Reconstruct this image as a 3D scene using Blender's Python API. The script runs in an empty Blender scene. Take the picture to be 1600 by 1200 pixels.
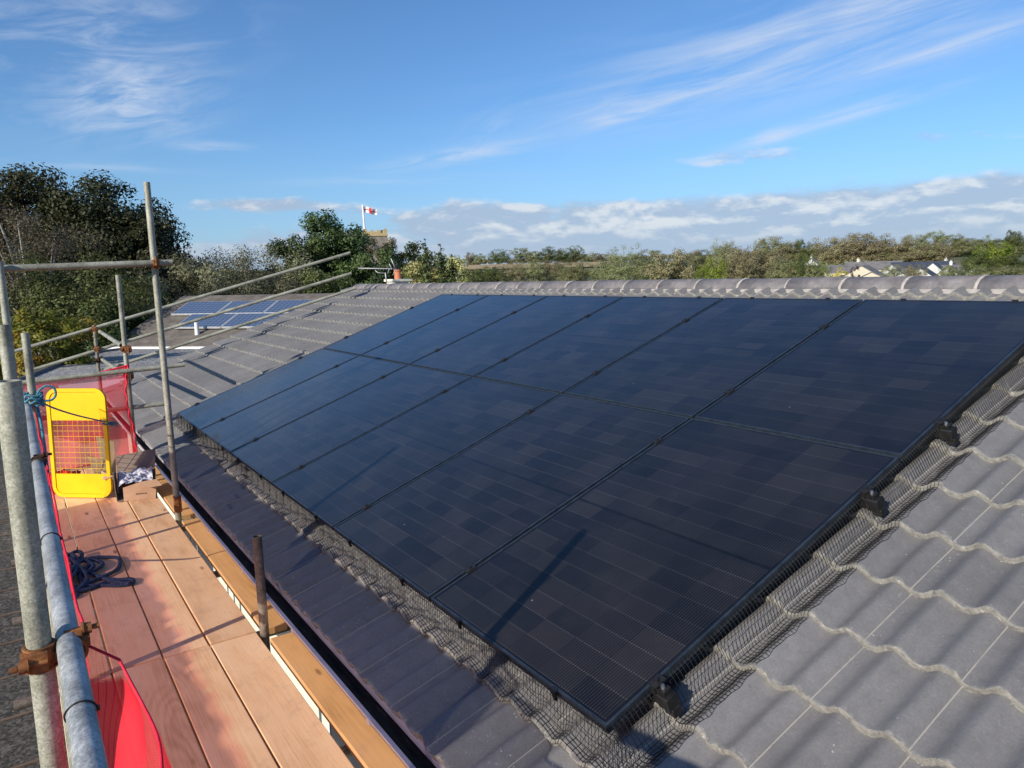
import bpy, math, random
import numpy as np
from mathutils import Vector, Matrix
PI = math.pi
R = math.radians
sc = bpy.context.scene
COL = sc.collection

# ------------------------------------------------------------------ camera frame
CP = np.array([8.4516, -1.37808, 1.37109])
RW = np.array([[0.5672371, 0.1066748, -0.8166165], [0.8232273, -0.1013946, 0.5585839], [-0.0232137, -0.9891105, -0.1453323]])
FL = 1136.35
PITCH = R(19.4)
cam_d = bpy.data.cameras.new('camera')
cam = bpy.data.objects.new('camera', cam_d)
COL.objects.link(cam)
cam_d.sensor_width = 36
cam_d.lens = 36 * FL / 1600
cam_d.clip_start = 0.05
cam_d.clip_end = 9000
m = Matrix.Identity(4)
for i in range(3):
    m[i][0] = RW[i][0]; m[i][1] = -RW[i][1]; m[i][2] = -RW[i][2]; m[i][3] = CP[i]
cam.matrix_world = m
sc.camera = cam

def ray(u, v):
    return RW @ np.array([(u - 800) / FL, (v - 600) / FL, 1.0])
def px_z(u, v, z):
    d = ray(u, v); return CP + d * (z - CP[2]) / d[2]
def px_x(u, v, x):
    d = ray(u, v); return CP + d * (x - CP[0]) / d[0]
def px_y(u, v, y):
    d = ray(u, v); return CP + d * (y - CP[1]) / d[1]
def at(u, v, D):
    """point seen at photo pixel u,v standing D metres away over the ground"""
    d = ray(u, v); return CP + d * (D / math.hypot(d[0], d[1]))
def ground_z(r):
    xs = [0, 60, 150, 250, 330, 400, 550, 700, 900, 1500, 3000, 6000]
    zs = [-2.9, -2.9, -2.3, -1.3, 0.6, 5.4, 10.3, 12.6, 13.5, 9, 5, 0]
    return float(np.interp(r, xs, zs))
def gz(x, y):
    return ground_z(math.hypot(x - CP[0], y - CP[1]))

# ------------------------------------------------------------------ tagging
def tag(o, label=None, cat=None, group=None, kind=None):
    if label: o['label'] = label
    if cat: o['category'] = cat
    if group: o['group'] = group
    if kind: o['kind'] = kind
    return o
def empty(name, loc=(0, 0, 0), label=None, cat=None, group=None, rot=(0, 0, 0), kind=None):
    o = bpy.data.objects.new(name, None)
    o.empty_display_size = 0.2
    COL.objects.link(o)
    o.location = loc
    o.rotation_euler = rot
    return tag(o, label, cat, group, kind)

# ------------------------------------------------------------------ mesh builder
def frame_of(d):
    d = Vector(d).normalized()
    a = Vector((0, 0, 1)) if abs(d.z) < 0.9 else Vector((1, 0, 0))
    u = d.cross(a).normalized(); v = d.cross(u).normalized()
    return u, v
class MB:
    def __init__(s): s.v = []; s.f = []; s.m = []; s.sm = []
    def add(s, vs, fs, mi=0, smooth=False):
        b = len(s.v); s.v += [tuple(p) for p in vs]
        for f in fs: s.f.append([b + i for i in f]); s.m.append(mi); s.sm.append(smooth)
        return s
    def box(s, c, d, rot=None, mi=0, ch=0.0):
        hx, hy, hz = d[0] / 2, d[1] / 2, d[2] / 2
        M = Matrix.Identity(3) if rot is None else rot
        c = Vector(c)
        if ch <= 0:
            P = [c + M @ Vector((x * hx, y * hy, z * hz)) for x in (-1, 1) for y in (-1, 1) for z in (-1, 1)]
            s.add(P, [(0, 1, 3, 2), (4, 6, 7, 5), (0, 4, 5, 1), (2, 3, 7, 6), (0, 2, 6, 4), (1, 5, 7, 3)], mi)
        else:   # chamfered on all long edges (rings along x)
            k = ch
            prof = [(-hy + k, -hz), (hy - k, -hz), (hy, -hz + k), (hy, hz - k), (hy - k, hz), (-hy + k, hz), (-hy, hz - k), (-hy, -hz + k)]
            P = [c + M @ Vector((x * hx, y, z)) for x in (-1, 1) for y, z in prof]
            F = [(i, (i + 1) % 8, (i + 1) % 8 + 8, i + 8) for i in range(8)] + [tuple(range(7, -1, -1)), tuple(range(8, 16))]
            s.add(P, F, mi)
        return s
    def tube(s, p0, p1, r, r2=None, n=16, wall=0.0, mi=0, cap=True):
        p0 = Vector(p0); p1 = Vector(p1); r2 = r if r2 is None else r2
        u, v = frame_of(p1 - p0)
        P = []
        for p, q in ((p0, r), (p1, r2)):
            for i in range(n):
                a = 2 * PI * i / n; P.append(p + (u * math.cos(a) + v * math.sin(a)) * q)
        F = [(i, i + n, (i + 1) % n + n, (i + 1) % n) for i in range(n)]
        s.add(P, F, mi, True)
        if wall > 0:
            Q = []
            for p, q in ((p0, r), (p1, r2)):
                for i in range(n):
                    a = 2 * PI * i / n; Q.append(p + (u * math.cos(a) + v * math.sin(a)) * (q - wall))
            s.add(Q, [(i, (i + 1) % n, (i + 1) % n + n, i + n) for i in range(n)], mi, True)
            for e in (0, 1):
                A = P[e * n:(e + 1) * n] + Q[e * n:(e + 1) * n]
                s.add(A, [(i, (i + 1) % n, (i + 1) % n + n, i + n) for i in range(n)], mi)
        elif cap:
            s.add(P[:n], [tuple(range(n))], mi); s.add(P[n:], [tuple(range(n - 1, -1, -1))], mi)
        return s
    def path(s, pts, r, n=8, mi=0, closed=False, rad=None):
        pts = [Vector(p) for p in pts]; N = len(pts); P = []; pu = None
        for i, p in enumerate(pts):
            d = (pts[min(i + 1, N - 1)] - pts[max(i - 1, 0)])
            if d.length < 1e-9: d = Vector((0, 0, 1))
            d.normalize()
            if pu is None: u, v = frame_of(d)
            else:
                u = (pu - d * pu.dot(d))
                u = u.normalized() if u.length > 1e-6 else frame_of(d)[0]
                v = d.cross(u)
            pu = u
            q = r if rad is None else rad[i]
            for k in range(n):
                a = 2 * PI * k / n; P.append(p + (u * math.cos(a) + v * math.sin(a)) * q)
        F = [(i * n + k, i * n + (k + 1) % n, (i + 1) * n + (k + 1) % n, (i + 1) * n + k) for i in range(N - 1) for k in range(n)]
        F += [tuple(range(n - 1, -1, -1)), tuple(range((N - 1) * n, N * n))]
        s.add(P, F, mi, True); return s
    def prism(s, poly, axis0, ex, ey, ez, depth, mi=0):
        """poly in (ex,ey) plane from origin axis0, extruded depth along ez"""
        o = Vector(axis0); ex = Vector(ex); ey = Vector(ey); ez = Vector(ez); n = len(poly)
        P = [o + ex * a + ey * b for a, b in poly] + [o + ex * a + ey * b + ez * depth for a, b in poly]
        s.add(P, [tuple(range(n - 1, -1, -1)), tuple(range(n, 2 * n))] + [(i, (i + 1) % n, (i + 1) % n + n, i + n) for i in range(n)], mi)
        return s
    def build(s, name, mats, parent=None, local=False):
        me = bpy.data.meshes.new(name)
        V = s.v
        if parent is not None and not local:
            root = parent
            M = Matrix.Translation(root.location) @ root.rotation_euler.to_matrix().to_4x4()
            if root.parent is not None:
                pr = root.parent
                M = Matrix.Translation(pr.location) @ pr.rotation_euler.to_matrix().to_4x4() @ M
            Mi = M.inverted(); V = [tuple(Mi @ Vector(p)) for p in V]
        me.from_pydata(V, [], s.f)
        if not isinstance(mats, (list, tuple)): mats = [mats]
        for q in mats: me.materials.append(q)
        me.polygons.foreach_set('material_index', s.m)
        me.polygons.foreach_set('use_smooth', s.sm)
        me.update()
        o = bpy.data.objects.new(name, me); COL.objects.link(o)
        if parent is not None: o.parent = parent
        return o
def fix_normals(o):
    import bmesh
    b = bmesh.new(); b.from_mesh(o.data); bmesh.ops.recalc_face_normals(b, faces=b.faces); b.to_mesh(o.data); b.free()
    return o

# ------------------------------------------------------------------ materials
def new_mat(name):
    mt = bpy.data.materials.new(name); mt.use_nodes = True
    nt = mt.node_tree; bs = nt.nodes['Principled BSDF']
    return mt, nt, bs
def nd(nt, typ, **kw):
    n = nt.nodes.new(typ)
    for k, v in kw.items():
        if k.startswith('i_'):
            key = k[2:]
            key = int(key) if key.isdigit() else key.replace('_', ' ')
            if hasattr(v, 'is_linked') or isinstance(v, bpy.types.NodeSocket): nt.links.new(v, n.inputs[key])
            else: n.inputs[key].default_value = v
        else: setattr(n, k, v)
    return n
def mth(nt, op, a, b=None, c=None, clamp=False):
    n = nt.nodes.new('ShaderNodeMath'); n.operation = op; n.use_clamp = clamp
    for i, x in enumerate((a, b, c)):
        if x is None: continue
        if isinstance(x, bpy.types.NodeSocket): nt.links.new(x, n.inputs[i])
        else: n.inputs[i].default_value = x
    return n.outputs[0]
def mixc(nt, f, a, b, mode='MIX'):
    n = nt.nodes.new('ShaderNodeMix'); n.data_type = 'RGBA'; n.blend_type = mode
    for key, x in ((0, f), (6, a), (7, b)):
        if isinstance(x, bpy.types.NodeSocket): nt.links.new(x, n.inputs[key])
        elif key == 0: n.inputs[0].default_value = x
        else: n.inputs[key].default_value = (x[0], x[1], x[2], 1)
    return n.outputs[2]
def ramp(nt, f, stops):
    n = nt.nodes.new('ShaderNodeValToRGB'); nt.links.new(f, n.inputs[0])
    e = n.color_ramp.elements
    while len(e) > 1: e.remove(e[-1])
    e[0].position = stops[0][0]; c = stops[0][1]; e[0].color = (c[0], c[1], c[2], 1)
    for p, c in stops[1:]:
        q = e.new(p); q.color = (c[0], c[1], c[2], 1)
    return n.outputs[0]
def ss(nt, x, a, b):
    n = nt.nodes.new('ShaderNodeMapRange'); n.interpolation_type = 'SMOOTHSTEP'
    nt.links.new(x, n.inputs[0]); n.inputs[1].default_value = a; n.inputs[2].default_value = b
    return n.outputs[0]
def noise(nt, vec, scale, detail=4, rough=0.55, dist=0.0, out=0):
    n = nt.nodes.new('ShaderNodeTexNoise'); n.inputs['Scale'].default_value = scale
    n.inputs['Detail'].default_value = detail; n.inputs['Roughness'].default_value = rough; n.inputs['Distortion'].default_value = dist
    if vec is not None: nt.links.new(vec, n.inputs['Vector'])
    return n.outputs[out]
def tc(nt, which='Object'):
    return nt.nodes.new('ShaderNodeTexCoord').outputs[which]
def vscale(nt, vec, s):
    n = nt.nodes.new('ShaderNodeVectorMath'); n.operation = 'MULTIPLY'; nt.links.new(vec, n.inputs[0]); n.inputs[1].default_value = s
    return n.outputs[0]
def bump(nt, bs, h, strength=0.3, dist=0.01):
    n = nt.nodes.new('ShaderNodeBump'); n.inputs['Strength'].default_value = strength; n.inputs['Distance'].default_value = dist
    nt.links.new(h, n.inputs['Height']); nt.links.new(n.outputs[0], bs.inputs['Normal'])
def sep(nt, vec):
    n = nt.nodes.new('ShaderNodeSeparateXYZ'); nt.links.new(vec, n.inputs[0]); return n.outputs
def comb(nt, x, y, z=0.0):
    n = nt.nodes.new('ShaderNodeCombineXYZ')
    for i, q in enumerate((x, y, z)):
        if isinstance(q, bpy.types.NodeSocket): nt.links.new(q, n.inputs[i])
        else: n.inputs[i].default_value = q
    return n.outputs[0]
def objrand(nt): return nt.nodes.new('ShaderNodeObjectInfo').outputs['Random']

def mottled(name, c1, c2, scale=8, rough=0.7, metal=0.0, c3=None, bstr=0.2, stretch=(1, 1, 1), spec=0.4, bscale=60):
    mt, nt, bs = new_mat(name); v = vscale(nt, tc(nt), stretch)
    n1 = noise(nt, v, scale, 6, 0.6)
    st = [(0.3, c1), (0.62, c2)]
    if c3: st.append((0.75, c3))
    col = ramp(nt, n1, st)
    nt.links.new(col, bs.inputs['Base Color'])
    bs.inputs['Roughness'].default_value = rough; bs.inputs['Metallic'].default_value = metal
    bs.inputs['Specular IOR Level'].default_value = spec
    if bstr > 0: bump(nt, bs, noise(nt, v, bscale, 4), bstr, 0.004)
    return mt

M = {}
# galvanised scaffold tube, weathered
def galv(name, a, b, c, metal, rough):
    mt, nt, bs = new_mat(name); o = tc(nt)
    sv = nd(nt, 'ShaderNodeVectorMath', operation='ADD'); nt.links.new(o, sv.inputs[0])
    cr = comb(nt, mth(nt, 'MULTIPLY', objrand(nt), 37.0), mth(nt, 'MULTIPLY', objrand(nt), 11.0), 0.0); nt.links.new(cr, sv.inputs[1])
    n1 = noise(nt, sv.outputs[0], 5, 6, 0.65); n2 = noise(nt, sv.outputs[0], 55, 5, 0.75)
    vo = nd(nt, 'ShaderNodeTexVoronoi'); vo.inputs['Scale'].default_value = 230; nt.links.new(sv.outputs[0], vo.inputs['Vector'])
    f = mth(nt, 'ADD', mth(nt, 'MULTIPLY', n1, 0.6), mth(nt, 'MULTIPLY', n2, 0.4))
    col = ramp(nt, f, [(0.36, a), (0.5, b), (0.63, c)])
    col = mixc(nt, mth(nt, 'MULTIPLY', ss(nt, noise(nt, sv.outputs[0], 2.3, 5, 0.7), 0.58, 0.75), 0.5), col, (0.16, 0.1, 0.06))
    col = mixc(nt, 0.25, col, sep(nt, vo.outputs['Color'])[0], 'OVERLAY')
    nt.links.new(col, bs.inputs['Base Color']); bs.inputs['Metallic'].default_value = metal
    nt.links.new(mth(nt, 'ADD', mth(nt, 'MULTIPLY', n2, 0.3), rough - 0.15), bs.inputs['Roughness'])
    bump(nt, bs, f, 0.25, 0.003); return mt
M['tube'] = galv('weathered galvanised tube', (0.15, 0.145, 0.105), (0.31, 0.305, 0.235), (0.44, 0.43, 0.35), 0.15, 0.55)
M['rail'] = galv('galvanised handrail', (0.15, 0.155, 0.15), (0.32, 0.33, 0.33), (0.52, 0.53, 0.52), 0.3, 0.5)
M['rusty_tube'] = galv('brown stained tube', (0.08, 0.065, 0.05), (0.19, 0.165, 0.13), (0.36, 0.33, 0.27), 0.3, 0.55)
M['rust'] = mottled('rusty steel', (0.09, 0.035, 0.015), (0.3, 0.12, 0.04), 40, 0.85, 0.1, (0.42, 0.2, 0.08), 0.5)
M['darkrust'] = mottled('dark rusty steel', (0.03, 0.018, 0.012), (0.12, 0.06, 0.035), 40, 0.8, 0.3, None, 0.5)

# scaffold boards
def wood(name, a, b, c, knots=True):
    mt, nt, bs = new_mat(name); o = tc(nt)
    rnd = objrand(nt)
    off = comb(nt, mth(nt, 'MULTIPLY', rnd, 91.0), mth(nt, 'MULTIPLY', rnd, 17.0), mth(nt, 'MULTIPLY', rnd, 7.0))
    ad = nd(nt, 'ShaderNodeVectorMath', operation='ADD'); nt.links.new(o, ad.inputs[0]); nt.links.new(off, ad.inputs[1])
    P = ad.outputs[0]
    warp = noise(nt, vscale(nt, P, (0.42, 3.2, 3)), 1.6, 2, 0.4, 0.25)
    s = sep(nt, P)
    rings = mth(nt, 'ADD', mth(nt, 'MULTIPLY', s[1], 70.0), mth(nt, 'MULTIPLY', warp, 42.0))
    g = mth(nt, 'POWER', mth(nt, 'ABSOLUTE', mth(nt, 'SINE', rings)), 2.2)
    fine = noise(nt, vscale(nt, P, (3, 120, 120)), 1.0, 4, 0.7)
    blot = noise(nt, vscale(nt, P, (1.5, 4, 4)), 1.4, 4, 0.6)
    dirt = noise(nt, P, 7, 6, .7)
    f = mth(nt, 'ADD', mth(nt, 'MULTIPLY', mth(nt, 'MULTIPLY', g, ss(nt, noise(nt, vscale(nt, P, (1, 3, 3)), 1.3, 2), .45, .65)), -0.10), mth(nt, 'ADD', mth(nt, 'MULTIPLY', fine, 0.4), mth(nt, 'MULTIPLY', blot, 0.65)))
    col = ramp(nt, f, [(0.3, a), (0.5, b), (0.75, c)])
    hsv = nd(nt, 'ShaderNodeHueSaturation'); nt.links.new(col, hsv.inputs['Color'])
    nt.links.new(mth(nt, 'ADD', mth(nt, 'MULTIPLY', rnd, 0.24), 0.88), hsv.inputs['Value'])
    col = hsv.outputs[0]
    if knots:
        vo = nd(nt, 'ShaderNodeTexVoronoi'); vo.inputs['Scale'].default_value = 1.0
        nt.links.new(vscale(nt, P, (1.9, 6.0, 3)), vo.inputs['Vector'])
        k = ss(nt, vo.outputs['Distance'], 0.11, 0.05)
        k = mth(nt, 'MULTIPLY', k, ss(nt, noise(nt, P, 2.2, 1), 0.42, 0.55))
        col = mixc(nt, mth(nt, 'MULTIPLY', k, 0.75), col, (0.17, 0.075, 0.035))
        col = mixc(nt, mth(nt, 'MULTIPLY', ss(nt, dirt, .5, .75), .35), col, (.42, .27, .19))
        st = ss(nt, noise(nt, vscale(nt, P, (6, 22, 10)), 1.2, 5, 0.75), 0.67, 0.76)
        col = mixc(nt, mth(nt, 'MULTIPLY', st, 0.5), col, (0.15, 0.08, 0.06))
    nt.links.new(col, bs.inputs['Base Color']); bs.inputs['Roughness'].default_value = 0.72
    bs.inputs['Specular IOR Level'].default_value = 0.25
    bump(nt, bs, mth(nt, 'ADD', mth(nt, 'MULTIPLY', g, .25), fine), 0.2, 0.002); return mt
M['board'] = wood('pinkish pine board', (0.62, 0.36, 0.18), (0.83, 0.53, 0.285), (0.90, 0.65, 0.40))
M['plank'] = wood('ochre pine plank', (0.40, 0.22, 0.085), (0.58, 0.34, 0.14), (0.68, 0.42, 0.20))
M['endgrain'] = mottled('board end', (0.08, 0.045, 0.03), (0.2, 0.12, 0.07), 30)

# roof tiles
def tile_mat():
    mt, nt, bs = new_mat('grey concrete roof tile'); o = tc(nt); s = sep(nt, o)
    big = noise(nt, o, 1.1, 4, 0.6); fine = noise(nt, o, 120, 5, 0.8); mid = noise(nt, o, 14, 6, 0.7)
    f = mth(nt, 'ADD', mth(nt, 'MULTIPLY', big, 0.3), mth(nt, 'ADD', mth(nt, 'MULTIPLY', fine, 0.4), mth(nt, 'MULTIPLY', mid, 0.3)))
    col = ramp(nt, f, [(0.36, (0.135, 0.131, 0.128)), (0.5, (0.182, 0.176, 0.172)), (0.64, (0.235, 0.228, 0.221))])
    # every tile a shade of its own
    tx = mth(nt, 'FLOOR', mth(nt, 'DIVIDE', mth(nt, 'SUBTRACT', s[0], 7.24), 0.3)); RYc = mth(nt, 'ADD', mth(nt, 'MULTIPLY', s[1], math.cos(PITCH)), mth(nt, 'MULTIPLY', mth(nt, 'SUBTRACT', s[2], 2.9), math.sin(PITCH))); ty = mth(nt, 'FLOOR', mth(nt, 'DIVIDE', mth(nt, 'ADD', RYc, 0.4), 0.3066))
    wn = nd(nt, 'ShaderNodeTexWhiteNoise'); nt.links.new(comb(nt, tx, ty, 3.0), wn.inputs['Vector'])
    hsv = nd(nt, 'ShaderNodeHueSaturation'); nt.links.new(col, hsv.inputs['Color'])
    nt.links.new(mth(nt, 'ADD', mth(nt, 'MULTIPLY', wn.outputs['Value'], 0.14), 0.93), hsv.inputs['Value']); col = hsv.outputs[0]
    # pale line along the side lap, speckles of lichen, scattered dark spots
    fx = mth(nt, 'FRACT', mth(nt, 'DIVIDE', mth(nt, 'SUBTRACT', s[0], 7.2425), 0.3))
    lap = mth(nt, 'LESS_THAN', fx, 0.0125)
    brk = mth(nt, 'ADD', mth(nt, 'MULTIPLY', ss(nt, noise(nt, vscale(nt, o, (1, 6, 1)), 2.0, 3), 0.3, 0.5), .5), .45)
    col = mixc(nt, mth(nt, 'MULTIPLY', mth(nt, 'MULTIPLY', lap, brk), 0.72), col, (0.42, 0.40, 0.34))
    vo = nd(nt, 'ShaderNodeTexVoronoi'); vo.inputs['Scale'].default_value = 38; nt.links.new(o, vo.inputs['Vector'])
    sp = mth(nt, 'MULTIPLY', mth(nt, 'LESS_THAN', vo.outputs['Distance'], 0.12), ss(nt, noise(nt, o, 9, 2), 0.55, 0.62))
    col = mixc(nt, mth(nt, 'MULTIPLY', sp, 0.6), col, (0.5, 0.5, 0.46))
    dk = ss(nt, noise(nt, o, 24, 3, .6), .66, .72); col = mixc(nt, mth(nt, 'MULTIPLY', dk, 0.3), col, (0.1, 0.095, 0.09))
    lich = mth(nt, 'MULTIPLY', ss(nt, noise(nt, o, 60, 4, .75), .6, .68), ss(nt, noise(nt, o, 3.1, 3), .5, .6)); col = mixc(nt, mth(nt, 'MULTIPLY', lich, 0.35), col, (0.42, 0.41, 0.37))
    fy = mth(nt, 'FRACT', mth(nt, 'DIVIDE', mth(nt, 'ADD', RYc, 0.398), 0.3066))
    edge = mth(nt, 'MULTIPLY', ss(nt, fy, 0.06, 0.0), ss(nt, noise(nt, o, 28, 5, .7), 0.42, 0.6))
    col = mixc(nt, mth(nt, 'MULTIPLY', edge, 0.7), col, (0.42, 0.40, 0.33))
    nt.links.new(col, bs.inputs['Base Color']); bs.inputs['Roughness'].default_value = 0.5
    bs.inputs['Specular IOR Level'].default_value = 0.35
    bump(nt, bs, mth(nt, 'ADD', mth(nt, 'MULTIPLY', fine, 0.6), noise(nt, o, 160, 3)), 0.25, 0.003)
    return mt
M['tile'] = tile_mat()
M['tile_edge'] = mottled('weathered cut tile edge', (0.14, 0.135, 0.12), (0.27, 0.26, 0.23), 45, 0.95, 0, (0.55, 0.53, 0.47), 1.0, bscale=130)
M['ridge'] = mottled('grey ridge tile', (0.12, 0.11, 0.115), (0.2, 0.185, 0.185), 14, 0.7, 0, (0.27, 0.25, 0.24), 0.3)
M['mortar'] = mottled('pale mortar bedding', (0.28, 0.255, 0.23), (0.43, 0.40, 0.36), 25, 0.95, 0, (0.54, 0.51, 0.46), 0.6)

# solar glass
def glass_mat():
    mt, nt, bs = new_mat('black solar cells under glass'); o = tc(nt); s = sep(nt, o); rnd = objrand(nt)
    cx = mth(nt, 'DIVIDE', mth(nt, 'SUBTRACT', s[0], 0.021), 0.182); cy = mth(nt, 'DIVIDE', mth(nt, 'SUBTRACT', s[1], 0.02), 0.09506)
    wn = nd(nt, 'ShaderNodeTexWhiteNoise'); nt.links.new(comb(nt, mth(nt, 'FLOOR', cx), mth(nt, 'FLOOR', mth(nt, 'MULTIPLY', cy, 1.0)), mth(nt, 'MULTIPLY', rnd, 50.0)), wn.inputs['Vector'])
    wn2 = nd(nt, 'ShaderNodeTexWhiteNoise'); nt.links.new(comb(nt, mth(nt, 'FLOOR', cx), mth(nt, 'FLOOR', mth(nt, 'MULTIPLY', cy, 0.5)), mth(nt, 'MULTIPLY', rnd, 70.0)), wn2.inputs['Vector'])
    q = mth(nt, 'ADD', mth(nt, 'MULTIPLY', wn.outputs['Value'], 0.5), mth(nt, 'MULTIPLY', wn2.outputs['Value'], 0.5))
    col = ramp(nt, q, [(0.12, (0.0015, 0.0016, 0.0025)), (0.38, (0.0045, 0.0043, 0.0055)), (0.62, (0.0095, 0.0088, 0.0092)), (0.9, (0.0165, 0.0145, 0.014))])
    fxb = mth(nt, 'FRACT', mth(nt, 'DIVIDE', mth(nt, 'SUBTRACT', s[0], 0.021), 0.0114))
    bus = mth(nt, 'LESS_THAN', fxb, 0.26)
    col = mixc(nt, mth(nt, 'MULTIPLY', bus, 0.36), col, (0.058, 0.054, 0.055))
    fy = mth(nt, 'FRACT', cy); gy = mth(nt, 'LESS_THAN', mth(nt, 'ABSOLUTE', mth(nt, 'SUBTRACT', fy, 0.5)), 2.0)
    gapy = mth(nt, 'GREATER_THAN', mth(nt, 'ABSOLUTE', mth(nt, 'SUBTRACT', fy, 0.5)), 0.478)
    fx = mth(nt, 'FRACT', cx); gapx = mth(nt, 'GREATER_THAN', mth(nt, 'ABSOLUTE', mth(nt, 'SUBTRACT', fx, 0.5)), 0.492)
    dots = mth(nt, 'MULTIPLY', gapy, mth(nt, 'LESS_THAN', fxb, 0.42))
    dots = mth(nt, 'MULTIPLY', dots, mth(nt, 'ADD', mth(nt, 'MULTIPLY', wn.outputs['Value'], .75), .25))
    col = mixc(nt, mth(nt, 'MULTIPLY', dots, 0.36), col, (0.24, 0.225, 0.21))
    col = mixc(nt, gapx, col, (0.004, 0.004, 0.005))
    mid = mth(nt, 'LESS_THAN', mth(nt, 'ABSOLUTE', mth(nt, 'SUBTRACT', s[1], 0.8755)), 0.008)
    brd = mth(nt, 'MAXIMUM', mth(nt, 'GREATER_THAN', mth(nt, 'ABSOLUTE', mth(nt, 'SUBTRACT', s[0], 0.567)), 0.546), mth(nt, 'GREATER_THAN', mth(nt, 'ABSOLUTE', mth(nt, 'SUBTRACT', s[1], 0.8755)), 0.856))
    col = mixc(nt, mth(nt, 'MAXIMUM', mid, brd), col, (0.0035, 0.0035, 0.0045))
    dust = noise(nt, o, 3.2, 5, 0.65)
    col = mixc(nt, mth(nt, 'MULTIPLY', ss(nt, dust, 0.4, 0.8), 0.035), col, (0.3, 0.27, 0.24))
    vo = nd(nt, 'ShaderNodeTexVoronoi'); vo.inputs['Scale'].default_value = 4.5; nt.links.new(o, vo.inputs['Vector'])
    spk = mth(nt, 'LESS_THAN', vo.outputs['Distance'], 0.018)
    col = mixc(nt, mth(nt, 'MULTIPLY', spk, 0.5), col, (0.4, 0.4, 0.4))
    nt.links.new(col, bs.inputs['Base Color']); bs.inputs['Roughness'].default_value = 0.5
    bs.inputs['Specular IOR Level'].default_value = 0.15
    bs.inputs['Coat Weight'].default_value = 1.0; bs.inputs['Coat IOR'].default_value = 1.40
    nt.links.new(mth(nt, 'ADD', mth(nt, 'MULTIPLY', dust, 0.10), 0.05), bs.inputs['Coat Roughness'])
    return mt
M['glass'] = glass_mat()
M['frame'] = mottled('black anodised frame', (0.03, 0.04, 0.052), (0.07, 0.09, 0.115), 20, 0.35, 0.6, None, 0.05, spec=0.6)
M['blackplastic'] = mottled('black plastic', (0.008, 0.008, 0.008), (0.02, 0.02, 0.02), 30, 0.45, 0, None, 0.1)
M['bolt'] = mottled('bright bolt', (0.3, 0.32, 0.34), (0.5, 0.52, 0.55), 30, 0.3, 0.9, None, 0.0)
M['alu'] = mottled('aluminium rail', (0.02, 0.02, 0.022), (0.05, 0.05, 0.055), 20, 0.4, 0.6, None, 0.0)
M['wire'] = mottled('black wire', (0.010, 0.010, 0.010), (0.03, 0.028, 0.024), 50, 0.55, 0.2, None, 0.0)
M['gutter'] = mottled('white plastic gutter', (0.62, 0.55, 0.55), (0.78, 0.72, 0.72), 6, 0.4, 0, None, 0.05)
M['gutter_in'] = mottled('dirty gutter inside', (0.012, 0.010, 0.008), (0.07, 0.055, 0.042), 18, 0.9, 0, (0.26, 0.21, 0.16), 0.7, stretch=(0.25, 2.5, 1))
M['felt'] = mottled('grey plastic eaves strip', (0.3, 0.28, 0.32), (0.42, 0.39, 0.43), 6, 0.5, 0, None, 0.1)
M['cream'] = mottled('cream painted wall', (0.62, 0.58, 0.46), (0.74, 0.71, 0.6), 9, 0.9, 0, None, 0.3)
M['white'] = mottled('white paint', (0.68, 0.67, 0.64), (0.8, 0.8, 0.78), 6, 0.5, 0, None, 0.05)
M['fascia'] = mottled('white fascia', (0.6, 0.6, 0.6), (0.74, 0.74, 0.74), 6, 0.4, 0, None, 0.0)
M['yellow'] = mottled('yellow gloss paint', (0.80, 0.47, 0.002), (0.90, 0.56, 0.003), 3.5, 0.4, 0, (0.84, 0.5, 0.012), 0.08)
M['card'] = mottled('brown cardboard', (0.36, 0.22, 0.13), (0.5, 0.33, 0.21), 5, 0.9, 0, None, 0.15)
M['card_in'] = mottled('cardboard inside', (0.2, 0.15, 0.12), (0.3, 0.23, 0.18), 5, 0.9, 0, None, 0.1)
M['ply'] = mottled('pale plywood', (0.55, 0.38, 0.2), (0.68, 0.5, 0.29), 6, 0.8, 0, None, 0.1, stretch=(1, 6, 1))
M['bag'] = mottled('grey white plastic sack', (0.42, 0.44, 0.52), (0.62, 0.62, 0.66), 8, 0.45, 0, None, 0.4, bscale=14)
M['ink'] = mottled('dark print', (0.05, 0.03, 0.02), (0.08, 0.05, 0.04), 8, 0.9, 0, None, 0.0)
M['redplastic'] = mottled('red plastic', (0.5, 0.015, 0.01), (0.7, 0.03, 0.015), 8, 0.5, 0, None, 0.2, bscale=14)
M['rope_blue'] = mottled('faded blue polypropylene rope', (0.03, 0.13, 0.18), (0.09, 0.3, 0.38), 60, 0.7, 0, (0.3, 0.5, 0.56), 0.4)
M['rope_navy'] = mottled('dark blue rope', (0.012, 0.028, 0.06), (0.035, 0.08, 0.15), 60, 0.7, 0, (0.10, 0.15, 0.2), 0.4)
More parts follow.
